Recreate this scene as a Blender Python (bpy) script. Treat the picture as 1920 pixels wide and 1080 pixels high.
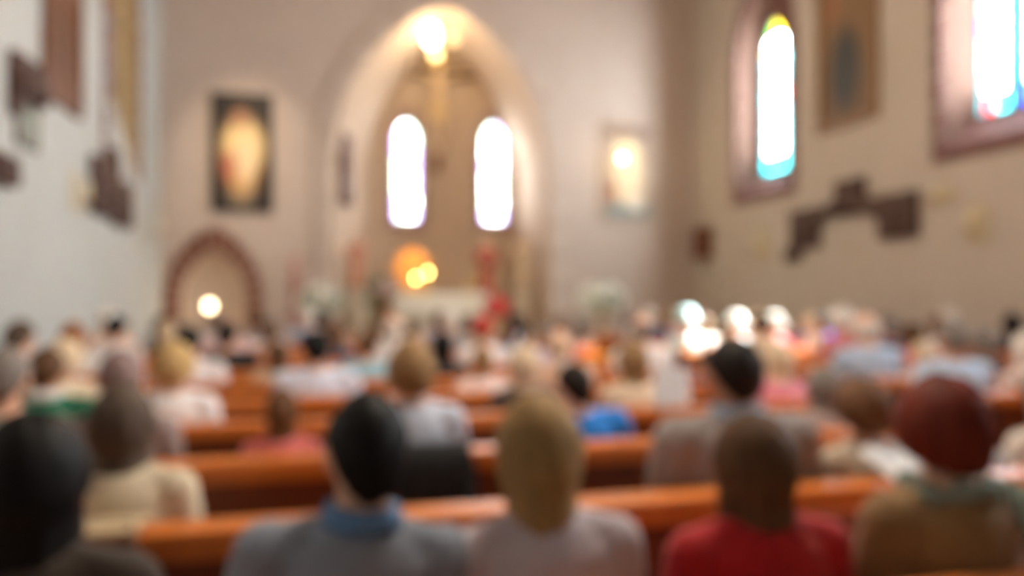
import bpy, bmesh, math, random
from mathutils import Vector, Matrix, noise

random.seed(7)
scene = bpy.context.scene
for o in list(bpy.data.objects):
    bpy.data.objects.remove(o, do_unlink=True)
C = scene.collection

# ------------------------------------------------------------------ camera
FPX = 1450.0                 # focal length in pixels of the 1920 px wide frame
CAM_H = 1.48
YAW = math.radians(13.2)     # camera turned to the right of the nave axis
TY = math.tan(YAW)
HORIZON = 545.0
cam_d = bpy.data.cameras.new('camera')
cam = bpy.data.objects.new('camera', cam_d)
C.objects.link(cam)
cam.location = (0, 0, CAM_H)
cam.rotation_euler = (math.radians(90), 0, -YAW)
cam_d.sensor_width = 36.0
cam_d.lens = FPX / 1920.0 * 36.0
cam_d.shift_y = (HORIZON - 540.0) / 1920.0
cam_d.clip_start = 0.02
cam_d.dof.use_dof = True     # the photograph is focused far too close
cam_d.dof.focus_distance = 0.20
cam_d.dof.aperture_fstop = 5.1
scene.camera = cam

# ------------------------------------------------------------------ world, exposure
world = bpy.data.worlds.new('world')
scene.world = world
world.use_nodes = True
bg = world.node_tree.nodes['Background']
bg.inputs[0].default_value = (0.62, 0.78, 1.0, 1)
bg.inputs[1].default_value = 1.0
vs = scene.view_settings
vs.view_transform = 'Standard'
vs.look = 'None'
vs.gamma = 1.0
vs.use_curve_mapping = False
vs.exposure = 0.95

# sun coming in over the right-hand windows
sun_d = bpy.data.lights.new('sun', 'SUN')
sun_d.energy = 36.0
sun_d.angle = math.radians(0.6)
sun_d.color = (1.0, 0.97, 0.90)
sun = bpy.data.objects.new('sun', sun_d)
C.objects.link(sun)
SUN_DIR = Vector((-4.8, -0.5, -4.3)).normalized()
sun.rotation_euler = SUN_DIR.to_track_quat('-Z', 'Y').to_euler()

# light levels of the place
E_WIN = 15.0        # sunlit stained glass of the right wall and apse
E_DIM = 0.55        # shaded glass of the left wall
E_REAR = 0.6        # glass of the rear wall
W_FILL = 110.0     # each added fill lamp above the frame
W_APSE = 22.0      # pendant lamp of the apse

# ------------------------------------------------------------------ pixel helpers
def tanx(px):
    u = (px - 960.0) / FPX
    return (u + TY) / (1 - u * TY)
def x_at(px, Y):               # world X of a pixel column on the plane y = Y
    return tanx(px) * Y
def y_on(px, X):               # world Y of a pixel column on the wall x = X
    return X / tanx(px)
def ppm(px, Y):                # pixels per metre there
    u = (px - 960.0) / FPX
    return FPX * math.cos(YAW) * (1 - u * TY) / Y
def z_at(px, py, Y):
    return CAM_H - (py - HORIZON) / ppm(px, Y)

XL, XR, YF, YB, ZC = -3.23, 7.94, 16.0, -5.5, 9.6

# ------------------------------------------------------------------ materials
MATS = {}
def mat(name, col, rough=0.6, var=0.08, scale=6.0, metal=0.0, bump=0.0, stretch=None, coat=0.0, emit=None, estr=0.0,
        sheen=0.0, sub=0.0):
    if name in MATS:
        return MATS[name]
    m = bpy.data.materials.new(name)
    m.use_nodes = True
    nt = m.node_tree
    b = nt.nodes['Principled BSDF']
    b.inputs['Roughness'].default_value = rough
    b.inputs['Metallic'].default_value = metal
    b.inputs['Coat Weight'].default_value = coat
    b.inputs['Sheen Weight'].default_value = sheen
    if emit:
        b.inputs['Emission Color'].default_value = (*emit, 1)
        b.inputs['Emission Strength'].default_value = estr
    tc = nt.nodes.new('ShaderNodeTexCoord')
    mp = nt.nodes.new('ShaderNodeMapping')
    if stretch:
        mp.inputs['Scale'].default_value = stretch
    nz = nt.nodes.new('ShaderNodeTexNoise')
    nz.inputs['Scale'].default_value = scale
    nz.inputs['Detail'].default_value = 5
    nt.links.new(tc.outputs['Object'], mp.inputs[0])
    nt.links.new(mp.outputs[0], nz.inputs['Vector'])
    rp = nt.nodes.new('ShaderNodeValToRGB')
    rp.color_ramp.elements[0].position = 0.3
    rp.color_ramp.elements[1].position = 0.7
    rp.color_ramp.elements[0].color = (*[max(0, c * (1 - var)) for c in col], 1)
    rp.color_ramp.elements[1].color = (*[min(1, c * (1 + var)) for c in col], 1)
    nt.links.new(nz.outputs[0], rp.inputs[0])
    nt.links.new(rp.outputs[0], b.inputs['Base Color'])
    if bump:
        bp = nt.nodes.new('ShaderNodeBump')
        bp.inputs['Strength'].default_value = bump
        bp.inputs['Distance'].default_value = 0.01
        nt.links.new(nz.outputs[0], bp.inputs['Height'])
        nt.links.new(bp.outputs[0], b.inputs['Normal'])
    MATS[name] = m
    return m

def srgb(r, g, b):
    f = lambda c: (c / 255.0 / 12.92) if c / 255.0 <= 0.04045 else ((c / 255.0 + 0.055) / 1.055) ** 2.4
    return (f(r), f(g), f(b))

def glow(name, col, s, clear=None):
    if name in MATS:
        return MATS[name]
    m = bpy.data.materials.new(name)
    m.use_nodes = True
    nt = m.node_tree
    b = nt.nodes['Principled BSDF']
    b.inputs['Base Color'].default_value = (*[c * 0.5 for c in col], 1)
    b.inputs['Roughness'].default_value = 0.25
    tc = nt.nodes.new('ShaderNodeTexCoord')
    nz = nt.nodes.new('ShaderNodeTexNoise')
    nz.inputs['Scale'].default_value = 9.0
    nt.links.new(tc.outputs['Object'], nz.inputs['Vector'])
    rp = nt.nodes.new('ShaderNodeValToRGB')
    rp.color_ramp.elements[0].position = 0.3
    rp.color_ramp.elements[1].position = 0.7
    rp.color_ramp.elements[0].color = (*[c * 0.85 for c in col], 1)
    rp.color_ramp.elements[1].color = (*col, 1)
    nt.links.new(nz.outputs[0], rp.inputs[0])
    nt.links.new(rp.outputs[0], b.inputs['Emission Color'])
    b.inputs['Emission Strength'].default_value = s
    if clear:                     # glass that also lets the sun through
        tr = nt.nodes.new('ShaderNodeBsdfTransparent')
        tr.inputs[0].default_value = (*clear, 1)
        mx = nt.nodes.new('ShaderNodeAddShader')
        nt.links.new(b.outputs[0], mx.inputs[0])
        nt.links.new(tr.outputs[0], mx.inputs[1])
        nt.links.new(mx.outputs[0], nt.nodes['Material Output'].inputs[0])
    MATS[name] = m
    return m

M_LEFT = mat('plaster_white', (0.56, 0.58, 0.57), 0.85, 0.03, 2.0, bump=0.05)
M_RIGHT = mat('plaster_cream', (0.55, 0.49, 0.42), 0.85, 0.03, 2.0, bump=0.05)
M_FRONT = mat('plaster_rose', (0.56, 0.465, 0.405), 0.85, 0.03, 2.0, bump=0.05)
M_APSE = mat('plaster_apse', (0.52, 0.40, 0.30), 0.85, 0.05, 2.0, bump=0.05)
M_FLOOR = mat('stone_floor', (0.30, 0.25, 0.21), 0.35, 0.15, 1.2)
M_CEIL = mat('ceiling_boards', (0.26, 0.17, 0.11), 0.7, 0.15, 1.0, stretch=(8, 0.4, 1))
M_BRICK = mat('brown_brick', (0.20, 0.085, 0.060), 0.8, 0.25, 7.0, bump=0.3)
M_BRICK2 = mat('mauve_brick', (0.20, 0.10, 0.09), 0.8, 0.2, 7.0, bump=0.3)
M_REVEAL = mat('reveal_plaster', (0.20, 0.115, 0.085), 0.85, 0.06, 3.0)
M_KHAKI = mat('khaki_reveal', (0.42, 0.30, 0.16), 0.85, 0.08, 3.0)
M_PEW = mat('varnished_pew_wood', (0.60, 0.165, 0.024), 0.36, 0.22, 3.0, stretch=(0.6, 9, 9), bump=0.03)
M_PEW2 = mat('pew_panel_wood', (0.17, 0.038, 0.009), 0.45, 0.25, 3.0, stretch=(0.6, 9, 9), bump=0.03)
M_DARKWOOD = mat('dark_carved_wood', (0.085, 0.042, 0.032), 0.55, 0.25, 6.0, bump=0.2)
M_WOOD = mat('mid_wood', (0.20, 0.075, 0.03), 0.5, 0.25, 4.0, stretch=(1, 1, 0.2))
M_GOLD = mat('gilded_metal', (0.80, 0.50, 0.14), 0.32, 0.12, 8.0, metal=0.85)
M_BRASS = mat('brass', (0.62, 0.42, 0.16), 0.3, 0.1, 8.0, metal=0.9)
M_LEAD = mat('lead_came', (0.03, 0.03, 0.035), 0.6, 0.2, 9.0)
M_LINEN = mat('white_linen', (0.80, 0.76, 0.66), 0.85, 0.04, 12.0)
M_STONE = mat('altar_stone', (0.62, 0.54, 0.43), 0.7, 0.08, 4.0)
M_GREEN = mat('leaf_green', (0.07, 0.20, 0.09), 0.6, 0.35, 9.0)
M_PGREEN = mat('pale_leaf_green', (0.28, 0.42, 0.26), 0.6, 0.3, 9.0)
M_WHITEFL = mat('white_petals', (0.85, 0.84, 0.76), 0.7, 0.06, 20.0)
M_PINKFL = mat('pink_petals', (0.75, 0.32, 0.22), 0.7, 0.15, 20.0)
M_WAX = mat('candle_wax', (0.85, 0.76, 0.50), 0.5, 0.04, 10.0)
M_IRON = mat('black_iron', (0.035, 0.032, 0.03), 0.5, 0.2, 9.0, metal=0.5)
M_EYEW = mat('eye_white', (0.8, 0.78, 0.75), 0.3, 0.02)
M_IRIS = mat('eye_iris', (0.05, 0.03, 0.02), 0.2, 0.1)
M_LIPS = mat('lips', (0.42, 0.16, 0.13), 0.5, 0.05)
M_SHOE = mat('shoe_leather', (0.035, 0.025, 0.02), 0.45, 0.2)

# ------------------------------------------------------------------ mesh helpers
def mesh_obj(name, bm, material=None, parent=None, smooth=False):
    me = bpy.data.meshes.new(name)
    bmesh.ops.recalc_face_normals(bm, faces=bm.faces[:])
    bm.to_mesh(me)
    bm.free()
    if smooth:
        for p in me.polygons:
            p.use_smooth = True
    return link(name, me, material, parent)

def link(name, me, material=None, parent=None, loc=None):
    o = bpy.data.objects.new(name, me)
    C.objects.link(o)
    if material is not None:
        if len(me.materials) == 0:
            me.materials.append(material)
        elif me.materials[0] is not material:
            o.material_slots[0].link = 'OBJECT'
            o.material_slots[0].material = material
    if parent is not None:
        o.parent = parent
    if loc is not None:
        o.location = loc
    return o

LABELS = set()
def tag(o, label, cat, group=None):
    o['label'] = label
    o['category'] = cat
    if group:
        o['group'] = group
    return o

def empty(name, loc=(0, 0, 0), rz=0.0, s=1.0):
    o = bpy.data.objects.new(name, None)
    C.objects.link(o)
    o.empty_display_size = 0.1
    o.location = loc
    o.rotation_euler = (0, 0, rz)
    o.scale = (s, s, s)
    return o

def struct(o):
    o['kind'] = 'structure'
    return o

def box(bm, x0, x1, y0, y1, z0, z1, bev=0.0):
    vs_ = [bm.verts.new((x, y, z)) for x in (x0, x1) for y in (y0, y1) for z in (z0, z1)]
    idx = [(0, 1, 3, 2), (4, 6, 7, 5), (0, 4, 5, 1), (2, 3, 7, 6), (0, 2, 6, 4), (1, 5, 7, 3)]
    fs = [bm.faces.new([vs_[i] for i in f]) for f in idx]
    if bev > 0:
        es = list({e for f in fs for e in f.edges})
        bmesh.ops.bevel(bm, geom=es, offset=bev, segments=2, affect='EDGES', profile=0.6)
    return fs

def box_obj(name, x0, x1, y0, y1, z0, z1, m, parent=None, bev=0.0):
    bm = bmesh.new()
    box(bm, x0, x1, y0, y1, z0, z1, bev)
    return mesh_obj(name, bm, m, parent)

def tube(bm, pts, rads, seg=12, cap=3, sx=1.0, sy=1.0):
    """tapered tube with rounded ends along pts"""
    pts = [Vector(p) for p in pts]
    t0 = (pts[1] - pts[0]).normalized()
    t1 = (pts[-1] - pts[-2]).normalized()
    ring_c, ring_r, ring_t = [], [], []
    for k in range(cap):
        a = math.pi / 2 * (1 - (k + 0.35) / cap)
        ring_c.append(pts[0] - t0 * rads[0] * math.sin(a)); ring_r.append(rads[0] * math.cos(a)); ring_t.append(t0)
    for i, p in enumerate(pts):
        if i == 0: t = t0
        elif i == len(pts) - 1: t = t1
        else: t = ((pts[i + 1] - p).normalized() + (p - pts[i - 1]).normalized()).normalized()
        ring_c.append(p); ring_r.append(rads[i]); ring_t.append(t)
    for k in reversed(range(cap)):
        a = math.pi / 2 * (1 - (k + 0.35) / cap)
        ring_c.append(pts[-1] + t1 * rads[-1] * math.sin(a)); ring_r.append(rads[-1] * math.cos(a)); ring_t.append(t1)
    ref = Vector((0, 1, 0)) if abs(t0.y) < 0.8 else Vector((1, 0, 0))
    rings = []
    for c, r, t in zip(ring_c, ring_r, ring_t):
        n = (ref - t * ref.dot(t)).normalized()
        b = t.cross(n)
        rings.append([bm.verts.new(c + (b * math.cos(2 * math.pi * j / seg) * sx + n * math.sin(2 * math.pi * j / seg) * sy) * r) for j in range(seg)])
    for a, b in zip(rings, rings[1:]):
        for j in range(seg):
            bm.faces.new((a[j], a[(j + 1) % seg], b[(j + 1) % seg], b[j]))
    bm.faces.new(rings[0]); bm.faces.new(rings[-1])

def loft(bm, secs, seg=20, power=2.0):
    """secs: (z, cx, cy, rx, ry) closed stack of super-ellipses"""
    rings = []
    for z, cx, cy, rx, ry in secs:
        ring = []
        for j in range(seg):
            a = 2 * math.pi * j / seg
            c, s = math.cos(a), math.sin(a)
            ring.append(bm.verts.new((cx + rx * math.copysign(abs(c) ** (2 / power), c), cy + ry * math.copysign(abs(s) ** (2 / power), s), z)))
        rings.append(ring)
    for a, b in zip(rings, rings[1:]):
        for j in range(seg):
            bm.faces.new((a[j], a[(j + 1) % seg], b[(j + 1) % seg], b[j]))
    bm.faces.new(rings[0]); bm.faces.new(rings[-1])
    return rings

def ell(bm, c, r, M=None, u=16, v=10):
    m = Matrix.Translation(c) @ Matrix.Diagonal((*r, 1))
    if M is not None:
        m = M @ m
    return bmesh.ops.create_uvsphere(bm, u_segments=u, v_segments=v, radius=1.0, matrix=m)['verts']

def lathe(bm, prof, seg=20, c=(0, 0, 0)):
    rings = []
    for r, z in prof:
        rings.append([bm.verts.new((c[0] + max(r, 1e-4) * math.cos(2 * math.pi * j / seg), c[1] + max(r, 1e-4) * math.sin(2 * math.pi * j / seg), c[2] + z)) for j in range(seg)])
    for a, b in zip(rings, rings[1:]):
        for j in range(seg):
            bm.faces.new((a[j], a[(j + 1) % seg], b[(j + 1) % seg], b[j]))
    bm.faces.new(rings[0]); bm.faces.new(rings[-1])

def remeshed(bm, voxel, name, ratio=1.0, smooth_it=2):
    bmesh.ops.recalc_face_normals(bm, faces=bm.faces[:])
    me = bpy.data.meshes.new('tmp')
    bm.to_mesh(me); bm.free()
    o = bpy.data.objects.new('tmp', me)
    C.objects.link(o)
    r = o.modifiers.new('r', 'REMESH'); r.mode = 'VOXEL'; r.voxel_size = voxel; r.use_smooth_shade = True
    if smooth_it:
        s = o.modifiers.new('s', 'SMOOTH'); s.factor = 0.5; s.iterations = smooth_it
    if ratio < 1:
        d = o.modifiers.new('d', 'DECIMATE'); d.ratio = ratio
    dg = bpy.context.evaluated_depsgraph_get()
    out = bpy.data.meshes.new_from_object(o.evaluated_get(dg))
    out.name = name
    bpy.data.objects.remove(o, do_unlink=True)
    bpy.data.meshes.remove(me)
    for p in out.polygons:
        p.use_smooth = True
    return out

# ------------------------------------------------------------------ arched openings
class Arch:
    """opening centred at c, half width w, sill zb, springing zs, rise h (pointed)"""
    def __init__(s, c, w, zb, zs, h):
        s.c, s.w, s.zb, s.zs, s.h = c, w, zb, zs, h
        s.r = (h * h + w * w) / (2 * w)
    def top(s, x):
        d = min(abs(x - s.c), s.w)
        return s.zs + math.sqrt(max(0.0, s.r ** 2 - (d + s.r - s.w) ** 2))
    def outline(s, n=12, nv=6):
        pts = [(s.c - s.w, s.zb + (s.zs - s.zb) * i / nv) for i in range(nv)]
        a1 = math.acos((s.r - s.w) / s.r)
        for i in range(n + 1):
            a = a1 * i / n
            pts.append((s.c - (s.r * math.cos(a) - (s.r - s.w)), s.zs + s.r * math.sin(a)))
        right = [(2 * s.c - x, z) for x, z in reversed(pts[:-1])]
        return pts + right
    def grown(s, d, sill=None):
        return Arch(s.c, s.w + d, s.zb if sill is None else sill, s.zs, s.h * (s.w + d) / s.w)

def wall_mesh(name, pf, s0, s1, z0, z1, holes, m):
    cuts = {s0, s1}
    for a in holes:
        n = 20
        for i in range(n + 1):
            cuts.add(round(a.c - a.w * math.cos(math.pi * i / n), 5))
    k = int((s1 - s0) / 1.5)
    for i in range(1, k):
        cuts.add(s0 + (s1 - s0) * i / k)
    cuts = sorted(cuts)
    bm = bmesh.new()
    def quad(a, b, za0, za1, zb0, zb1):
        bm.faces.new([bm.verts.new(pf(a, za0, 0)), bm.verts.new(pf(b, zb0, 0)), bm.verts.new(pf(b, zb1, 0)), bm.verts.new(pf(a, za1, 0))])
    for a, b in zip(cuts, cuts[1:]):
        if b - a < 1e-5: continue
        mid = (a + b) / 2
        h = next((q for q in holes if abs(mid - q.c) < q.w), None)
        if h is None:
            quad(a, b, z0, z1, z0, z1)
        else:
            if h.zb > z0 + 1e-4:
                quad(a, b, z0, h.zb, z0, h.zb)
            quad(a, b, h.top(a), z1, h.top(b), z1)
    bmesh.ops.remove_doubles(bm, verts=bm.verts[:], dist=1e-5)
    return struct(mesh_obj(name, bm, m))

def bridge(bm, pf, o1, d1, o2, d2, close=True):
    A = [bm.verts.new(pf(s, z, d1)) for s, z in o1]
    B = [bm.verts.new(pf(s, z, d2)) for s, z in o2]
    n = len(A)
    for i in range(n if close else n - 1):
        j = (i + 1) % n
        bm.faces.new((A[i], A[j], B[j], B[i]))

def voussoirs(pf, arch, width, length, proud, m, parent, name='brick', sill=True):
    """blocks of a surround laid along the outline on the wall face"""
    inn = arch.outline(40, 30)
    outp = arch.grown(width).outline(40, 30)
    run = 0.0
    start = 0
    segs = []
    for i in range(1, len(inn)):
        run += math.hypot(inn[i][0] - inn[i - 1][0], inn[i][1] - inn[i - 1][1])
        if run >= length or i == len(inn) - 1:
            segs.append((start, i)); start = i; run = 0.0
    for k, (a, b) in enumerate(segs):
        bm = bmesh.new()
        g = 0.06
        def lerp(p, q, t): return (p[0] + (q[0] - p[0]) * t, p[1] + (q[1] - p[1]) * t)
        pr = proud * random.uniform(0.8, 1.15)
        i0, i1 = lerp(inn[a], inn[b], g), lerp(inn[a], inn[b], 1 - g)
        o0, o1 = lerp(outp[a], outp[b], g), lerp(outp[a], outp[b], 1 - g)
        f = [bm.verts.new(pf(*p, -pr)) for p in (i0, i1, o1, o0)]
        r = [bm.verts.new(pf(*p, 0.01)) for p in (i0, i1, o1, o0)]
        bm.faces.new(f)
        for i in range(4):
            j = (i + 1) % 4
            bm.faces.new((f[i], f[j], r[j], r[i]))
        mesh_obj(name, bm, m, parent)
    if sill:
        n = max(2, int(2 * (arch.w + width) / 0.42))
        s0 = arch.c - arch.w - width
        w = 2 * (arch.w + width) / n
        for i in range(n):
            bm = bmesh.new()
            P = [(s0 + i * w + 0.01, arch.zb - width), (s0 + (i + 1) * w - 0.01, arch.zb - width), (s0 + (i + 1) * w - 0.01, arch.zb), (s0 + i * w + 0.01, arch.zb)]
            f = [bm.verts.new(pf(*p, -proud)) for p in P]
            r = [bm.verts.new(pf(*p, 0.01)) for p in P]
            bm.faces.new(f)
            for q in range(4):
                bm.faces.new((f[q], f[(q + 1) % 4], r[(q + 1) % 4], r[q]))
            mesh_obj(name, bm, m, parent)

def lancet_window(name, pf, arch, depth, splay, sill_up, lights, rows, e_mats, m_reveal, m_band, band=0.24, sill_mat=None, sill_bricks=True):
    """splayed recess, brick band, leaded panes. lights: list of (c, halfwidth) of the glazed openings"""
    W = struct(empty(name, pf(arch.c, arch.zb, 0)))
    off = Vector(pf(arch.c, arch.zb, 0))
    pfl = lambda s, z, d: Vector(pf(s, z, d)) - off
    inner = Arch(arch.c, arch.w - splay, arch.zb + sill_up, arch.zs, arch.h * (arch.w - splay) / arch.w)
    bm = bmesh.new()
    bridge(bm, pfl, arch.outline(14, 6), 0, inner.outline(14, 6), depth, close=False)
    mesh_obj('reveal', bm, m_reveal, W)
    bm = bmesh.new()
    P = [(arch.c - arch.w, arch.zb, 0), (arch.c + arch.w, arch.zb, 0), (inner.c + inner.w, inner.zb, depth), (inner.c - inner.w, inner.zb, depth)]
    bm.faces.new([bm.verts.new(pfl(*p)) for p in P])
    mesh_obj('sill', bm, sill_mat or m_reveal, W)
    if m_band:
        voussoirs(pfl, arch, band, 0.34, 0.025, m_band, W, 'brick', sill_bricks)
    # stone plate behind everything with the lights cut out is approximated by jamb strips
    arches = [Arch(c, w, inner.zb + 0.03, arch.zs - 0.15 if len(lights) > 1 else arch.zs, w * 1.5 if len(lights) > 1 else inner.h * w / inner.w) for c, w in lights]
    bm = bmesh.new()
    cuts = {inner.c - inner.w * math.cos(math.pi * i / 24) for i in range(25)}
    for a in arches:
        cuts |= {a.c - a.w * math.cos(math.pi * i / 14) for i in range(15)}
    cuts = sorted(round(c, 5) for c in cuts)
    for a, b in zip(cuts, cuts[1:]):
        if b - a < 1e-4: continue
        mid = (a + b) / 2
        h = next((q for q in arches if abs(mid - q.c) < q.w), None)
        def q4(z00, z01, z10, z11):
            bm.faces.new([bm.verts.new(pfl(a, z00, depth)), bm.verts.new(pfl(b, z10, depth)), bm.verts.new(pfl(b, z11, depth)), bm.verts.new(pfl(a, z01, depth))])
        if h is None:
            q4(inner.zb, inner.top(a), inner.zb, inner.top(b))
        else:
            q4(inner.zb, h.zb, inner.zb, h.zb)
            q4(min(h.top(a), inner.top(a)), inner.top(a), min(h.top(b), inner.top(b)), inner.top(b))
    mesh_obj('tracery', bm, m_band or m_reveal, W)
    for a in arches:
        bw = min(0.09, a.w * 0.28)
        xs = [a.c - a.w, a.c - a.w + bw, a.c, a.c + a.w - bw, a.c + a.w]
        ztop = a.zs + a.h
        zs_ = [a.zb + (ztop - a.zb) * i / rows for i in range(rows + 1)]
        lead = bmesh.new()
        for r in range(rows):
            for k in range(4):
                x0, x1 = xs[k] + 0.006, xs[k + 1] - 0.006
                z0, z1 = zs_[r] + 0.012, zs_[r + 1] - 0.012
                t = [min(z1, a.top(x0) - 0.006), min(z1, a.top((x0 + x1) / 2) - 0.006), min(z1, a.top(x1) - 0.006)]
                if max(t) < z0 + 0.03: continue
                t = [max(q, z0 + 0.002) for q in t]
                bm = bmesh.new()
                poly = [(x0, z0), (x1, z0), (x1, t[2]), ((x0 + x1) / 2, t[1]), (x0, t[0])]
                f = [bm.verts.new(pfl(*p, depth + 0.02)) for p in poly]
                b2 = [bm.verts.new(pfl(*p, depth + 0.028)) for p in poly]
                bm.faces.new(f); bm.faces.new(b2)
                for i in range(5):
                    bm.faces.new((f[i], f[(i + 1) % 5], b2[(i + 1) % 5], b2[i]))
                edge = k in (0, 3) or r == 0 or r == rows - 1
                mm = random.choice(e_mats['edge']) if edge else (random.choice(e_mats['edge']) if random.random() < e_mats.get('p', 0.06) else e_mats['core'])
                if edge and r >= rows - 2 and 'top' in e_mats: mm = random.choice(e_mats['top'])
                mesh_obj('pane', bm, mm, W)
        for z in zs_[:-1]:
            hw = next((q for q in (a.w, a.w * 0.8, a.w * 0.6, a.w * 0.4, a.w * 0.2) if a.top(a.c + q) >= z), 0)
            if hw:
                pp = [pfl(s, zz, d) for s in (a.c - hw, a.c + hw) for zz in (z - 0.014, z + 0.014) for d in (depth + 0.012, depth + 0.034)]
                v8 = [lead.verts.new(p) for p in pp]
                for f in [(0, 1, 3, 2), (4, 6, 7, 5), (0, 4, 5, 1), (2, 3, 7, 6), (0, 2, 6, 4), (1, 5, 7, 3)]:
                    lead.faces.new([v8[i] for i in f])
        for x in xs:
            zt = a.top(x) if x not in (xs[0], xs[-1]) else a.zs
            pp = [pfl(s, zz, d) for s in (x - 0.007, x + 0.007) for zz in (a.zb, zt) for d in (depth + 0.012, depth + 0.034)]
            v8 = [lead.verts.new(p) for p in pp]
            for f in [(0, 1, 3, 2), (4, 6, 7, 5), (0, 4, 5, 1), (2, 3, 7, 6), (0, 2, 6, 4), (1, 5, 7, 3)]:
                lead.faces.new([v8[i] for i in f])
        mesh_obj('leading', lead, M_LEAD, W)
    # closing plate outside so that no light leaks round the glass
    return W

PF_L = lambda s, z, d: (XL - d, s, z)
PF_R = lambda s, z, d: (XR + d, s, z)
PF_F = lambda s, z, d: (s, YF + d, z)
PF_B = lambda s, z, d: (s, YB - d, z)

# ------------------------------------------------------------------ structure
bm = bmesh.new(); box(bm, XL - 0.1, XR + 0.1, YB - 0.1, YF + 3.2, -0.1, 0.0)
struct(mesh_obj('floor', bm, M_FLOOR))
bm = bmesh.new()
for i in range(3):
    box(bm, XL + 0.02, XR - 0.02, 12.1 + 0.33 * i, YF + 2.6, 0.15 * i, 0.15 * (i + 1))
struct(mesh_obj('floor_chancel', bm, mat('chancel_stone', (0.42, 0.35, 0.28), 0.4, 0.12, 1.5)))
bm = bmesh.new(); box(bm, XL - 0.1, XR + 0.1, YB - 0.1, YF + 0.1, ZC, ZC + 0.1)
struct(mesh_obj('ceiling', bm, M_CEIL))

# side-wall windows
def win_arch(c): return Arch(c, 0.92, 3.38, 5.85, 1.9)
def sun_glass(name, col, f): return glow(name, col, E_WIN * f, tuple(min(1.0, c * 0.9 + 0.05) for c in col))
G_CYAN, G_CYAN2 = sun_glass('glass_cyan', (0.02, 0.55, 0.60), 0.12), sun_glass('glass_cyan_pale', (0.10, 0.80, 0.85), 0.14)
G_RED, G_BLUE = sun_glass('glass_red', (0.80, 0.02, 0.05), 0.08), sun_glass('glass_blue', (0.12, 0.28, 0.9), 0.10)
G_YEL, G_GRN = sun_glass('glass_yellow', (0.90, 0.80, 0.04), 0.13), sun_glass('glass_green', (0.25, 0.6, 0.12), 0.10)
GLASS_R = {'core': sun_glass('glass_daylight', (0.95, 0.98, 1.0), 1.0), 'edge': [G_CYAN, G_CYAN2, G_CYAN2, G_CYAN, G_CYAN2, G_CYAN, G_BLUE, G_RED], 'top': [G_YEL, G_GRN, G_RED], 'p': 0.03}
GLASS_L = {'core': glow('glass_amber_dim', (0.50, 0.36, 0.16), E_DIM),
           'edge': [glow('glass_olive_dim', (0.30, 0.26, 0.10), E_DIM), glow('glass_brown_dim', (0.35, 0.15, 0.06), E_DIM)], 'p': 0.3}
GLASS_B = {'core': glow('glass_rear', (0.85, 0.93, 1.0), E_REAR),
           'edge': [glow('glass_rear_blue', (0.3, 0.5, 0.9), E_REAR * 0.5), glow('glass_rear_gold', (0.9, 0.7, 0.3), E_REAR * 0.5)]}
GLASS_A = {'core': glow('glass_apse', (0.97, 0.99, 1.0), E_WIN * 1.1),
           'edge': [glow('glass_apse_pale', (0.9, 0.93, 0.98), E_WIN * 0.7), glow('glass_apse_violet', (0.5, 0.4, 0.95), E_WIN * 0.35), glow('glass_apse_green', (0.65, 0.9, 0.75), E_WIN * 0.5)]}

wc_r = [13.15, 7.78, 2.7]
wc_l = [13.45, 6.6, 1.4, -3.6]
wall_mesh('wall_right', PF_R, YB, YF, 0, ZC, [win_arch(c) for c in wc_r], M_RIGHT)
wall_mesh('wall_left', PF_L, YB, YF, 0, ZC, [win_arch(c) for c in wc_l], M_LEFT)
k = 1
for i, c in enumerate(wc_r):
    a = win_arch(c)
    lights = [(c + 0.11, 0.40)] if i == 0 else [(c + 0.46, 0.24), (c - 0.25, 0.33)]
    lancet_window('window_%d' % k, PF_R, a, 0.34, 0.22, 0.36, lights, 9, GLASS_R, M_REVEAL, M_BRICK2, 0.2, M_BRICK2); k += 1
for i, c in enumerate(wc_l):
    a = win_arch(c)
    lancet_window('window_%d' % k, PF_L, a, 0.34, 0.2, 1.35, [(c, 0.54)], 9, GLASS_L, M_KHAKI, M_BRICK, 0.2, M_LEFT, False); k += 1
# rear wall
rear = [Arch(-0.6, 0.7, 3.2, 5.6, 1.2), Arch(2.35, 0.9, 3.2, 6.4, 1.5), Arch(5.3, 0.7, 3.2, 5.6, 1.2)]
wall_mesh('wall_rear', PF_B, XL, XR, 0, ZC, rear, mat('rear_panelling', (0.14, 0.075, 0.04), 0.6, 0.2, 2.0, stretch=(6, 6, 0.4)))
for a in rear:
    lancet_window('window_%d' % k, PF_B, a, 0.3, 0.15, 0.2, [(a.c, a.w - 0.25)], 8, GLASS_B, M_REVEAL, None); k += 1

# front wall with the apse arch and the niche
APSE = Arch(2.30, 2.30, 0.0, 4.0, 3.45)
NICHE = Arch(-2.21, 0.60, 0.0, 1.35, 0.95)
wall_mesh('wall_front', PF_F, XL, XR, 0, ZC, [NICHE, APSE], M_FRONT)
bm = bmesh.new()
BACK = Arch(2.60, 1.80, 0.0, 4.0, 3.15)
YA = YF + 2.2
of, ob = APSE.outline(24, 8), BACK.outline(24, 8)
bridge(bm, PF_F, of, 0, ob, 2.2, close=False)
struct(mesh_obj('wall_apse', bm, M_APSE, smooth=True))
PF_A = lambda s, z, d: (s, YA + d, z)
AW = [Arch(1.745, 0.34, 3.05, 5.05, 0.55), Arch(3.845, 0.34, 3.05, 5.1, 0.55)]
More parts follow.
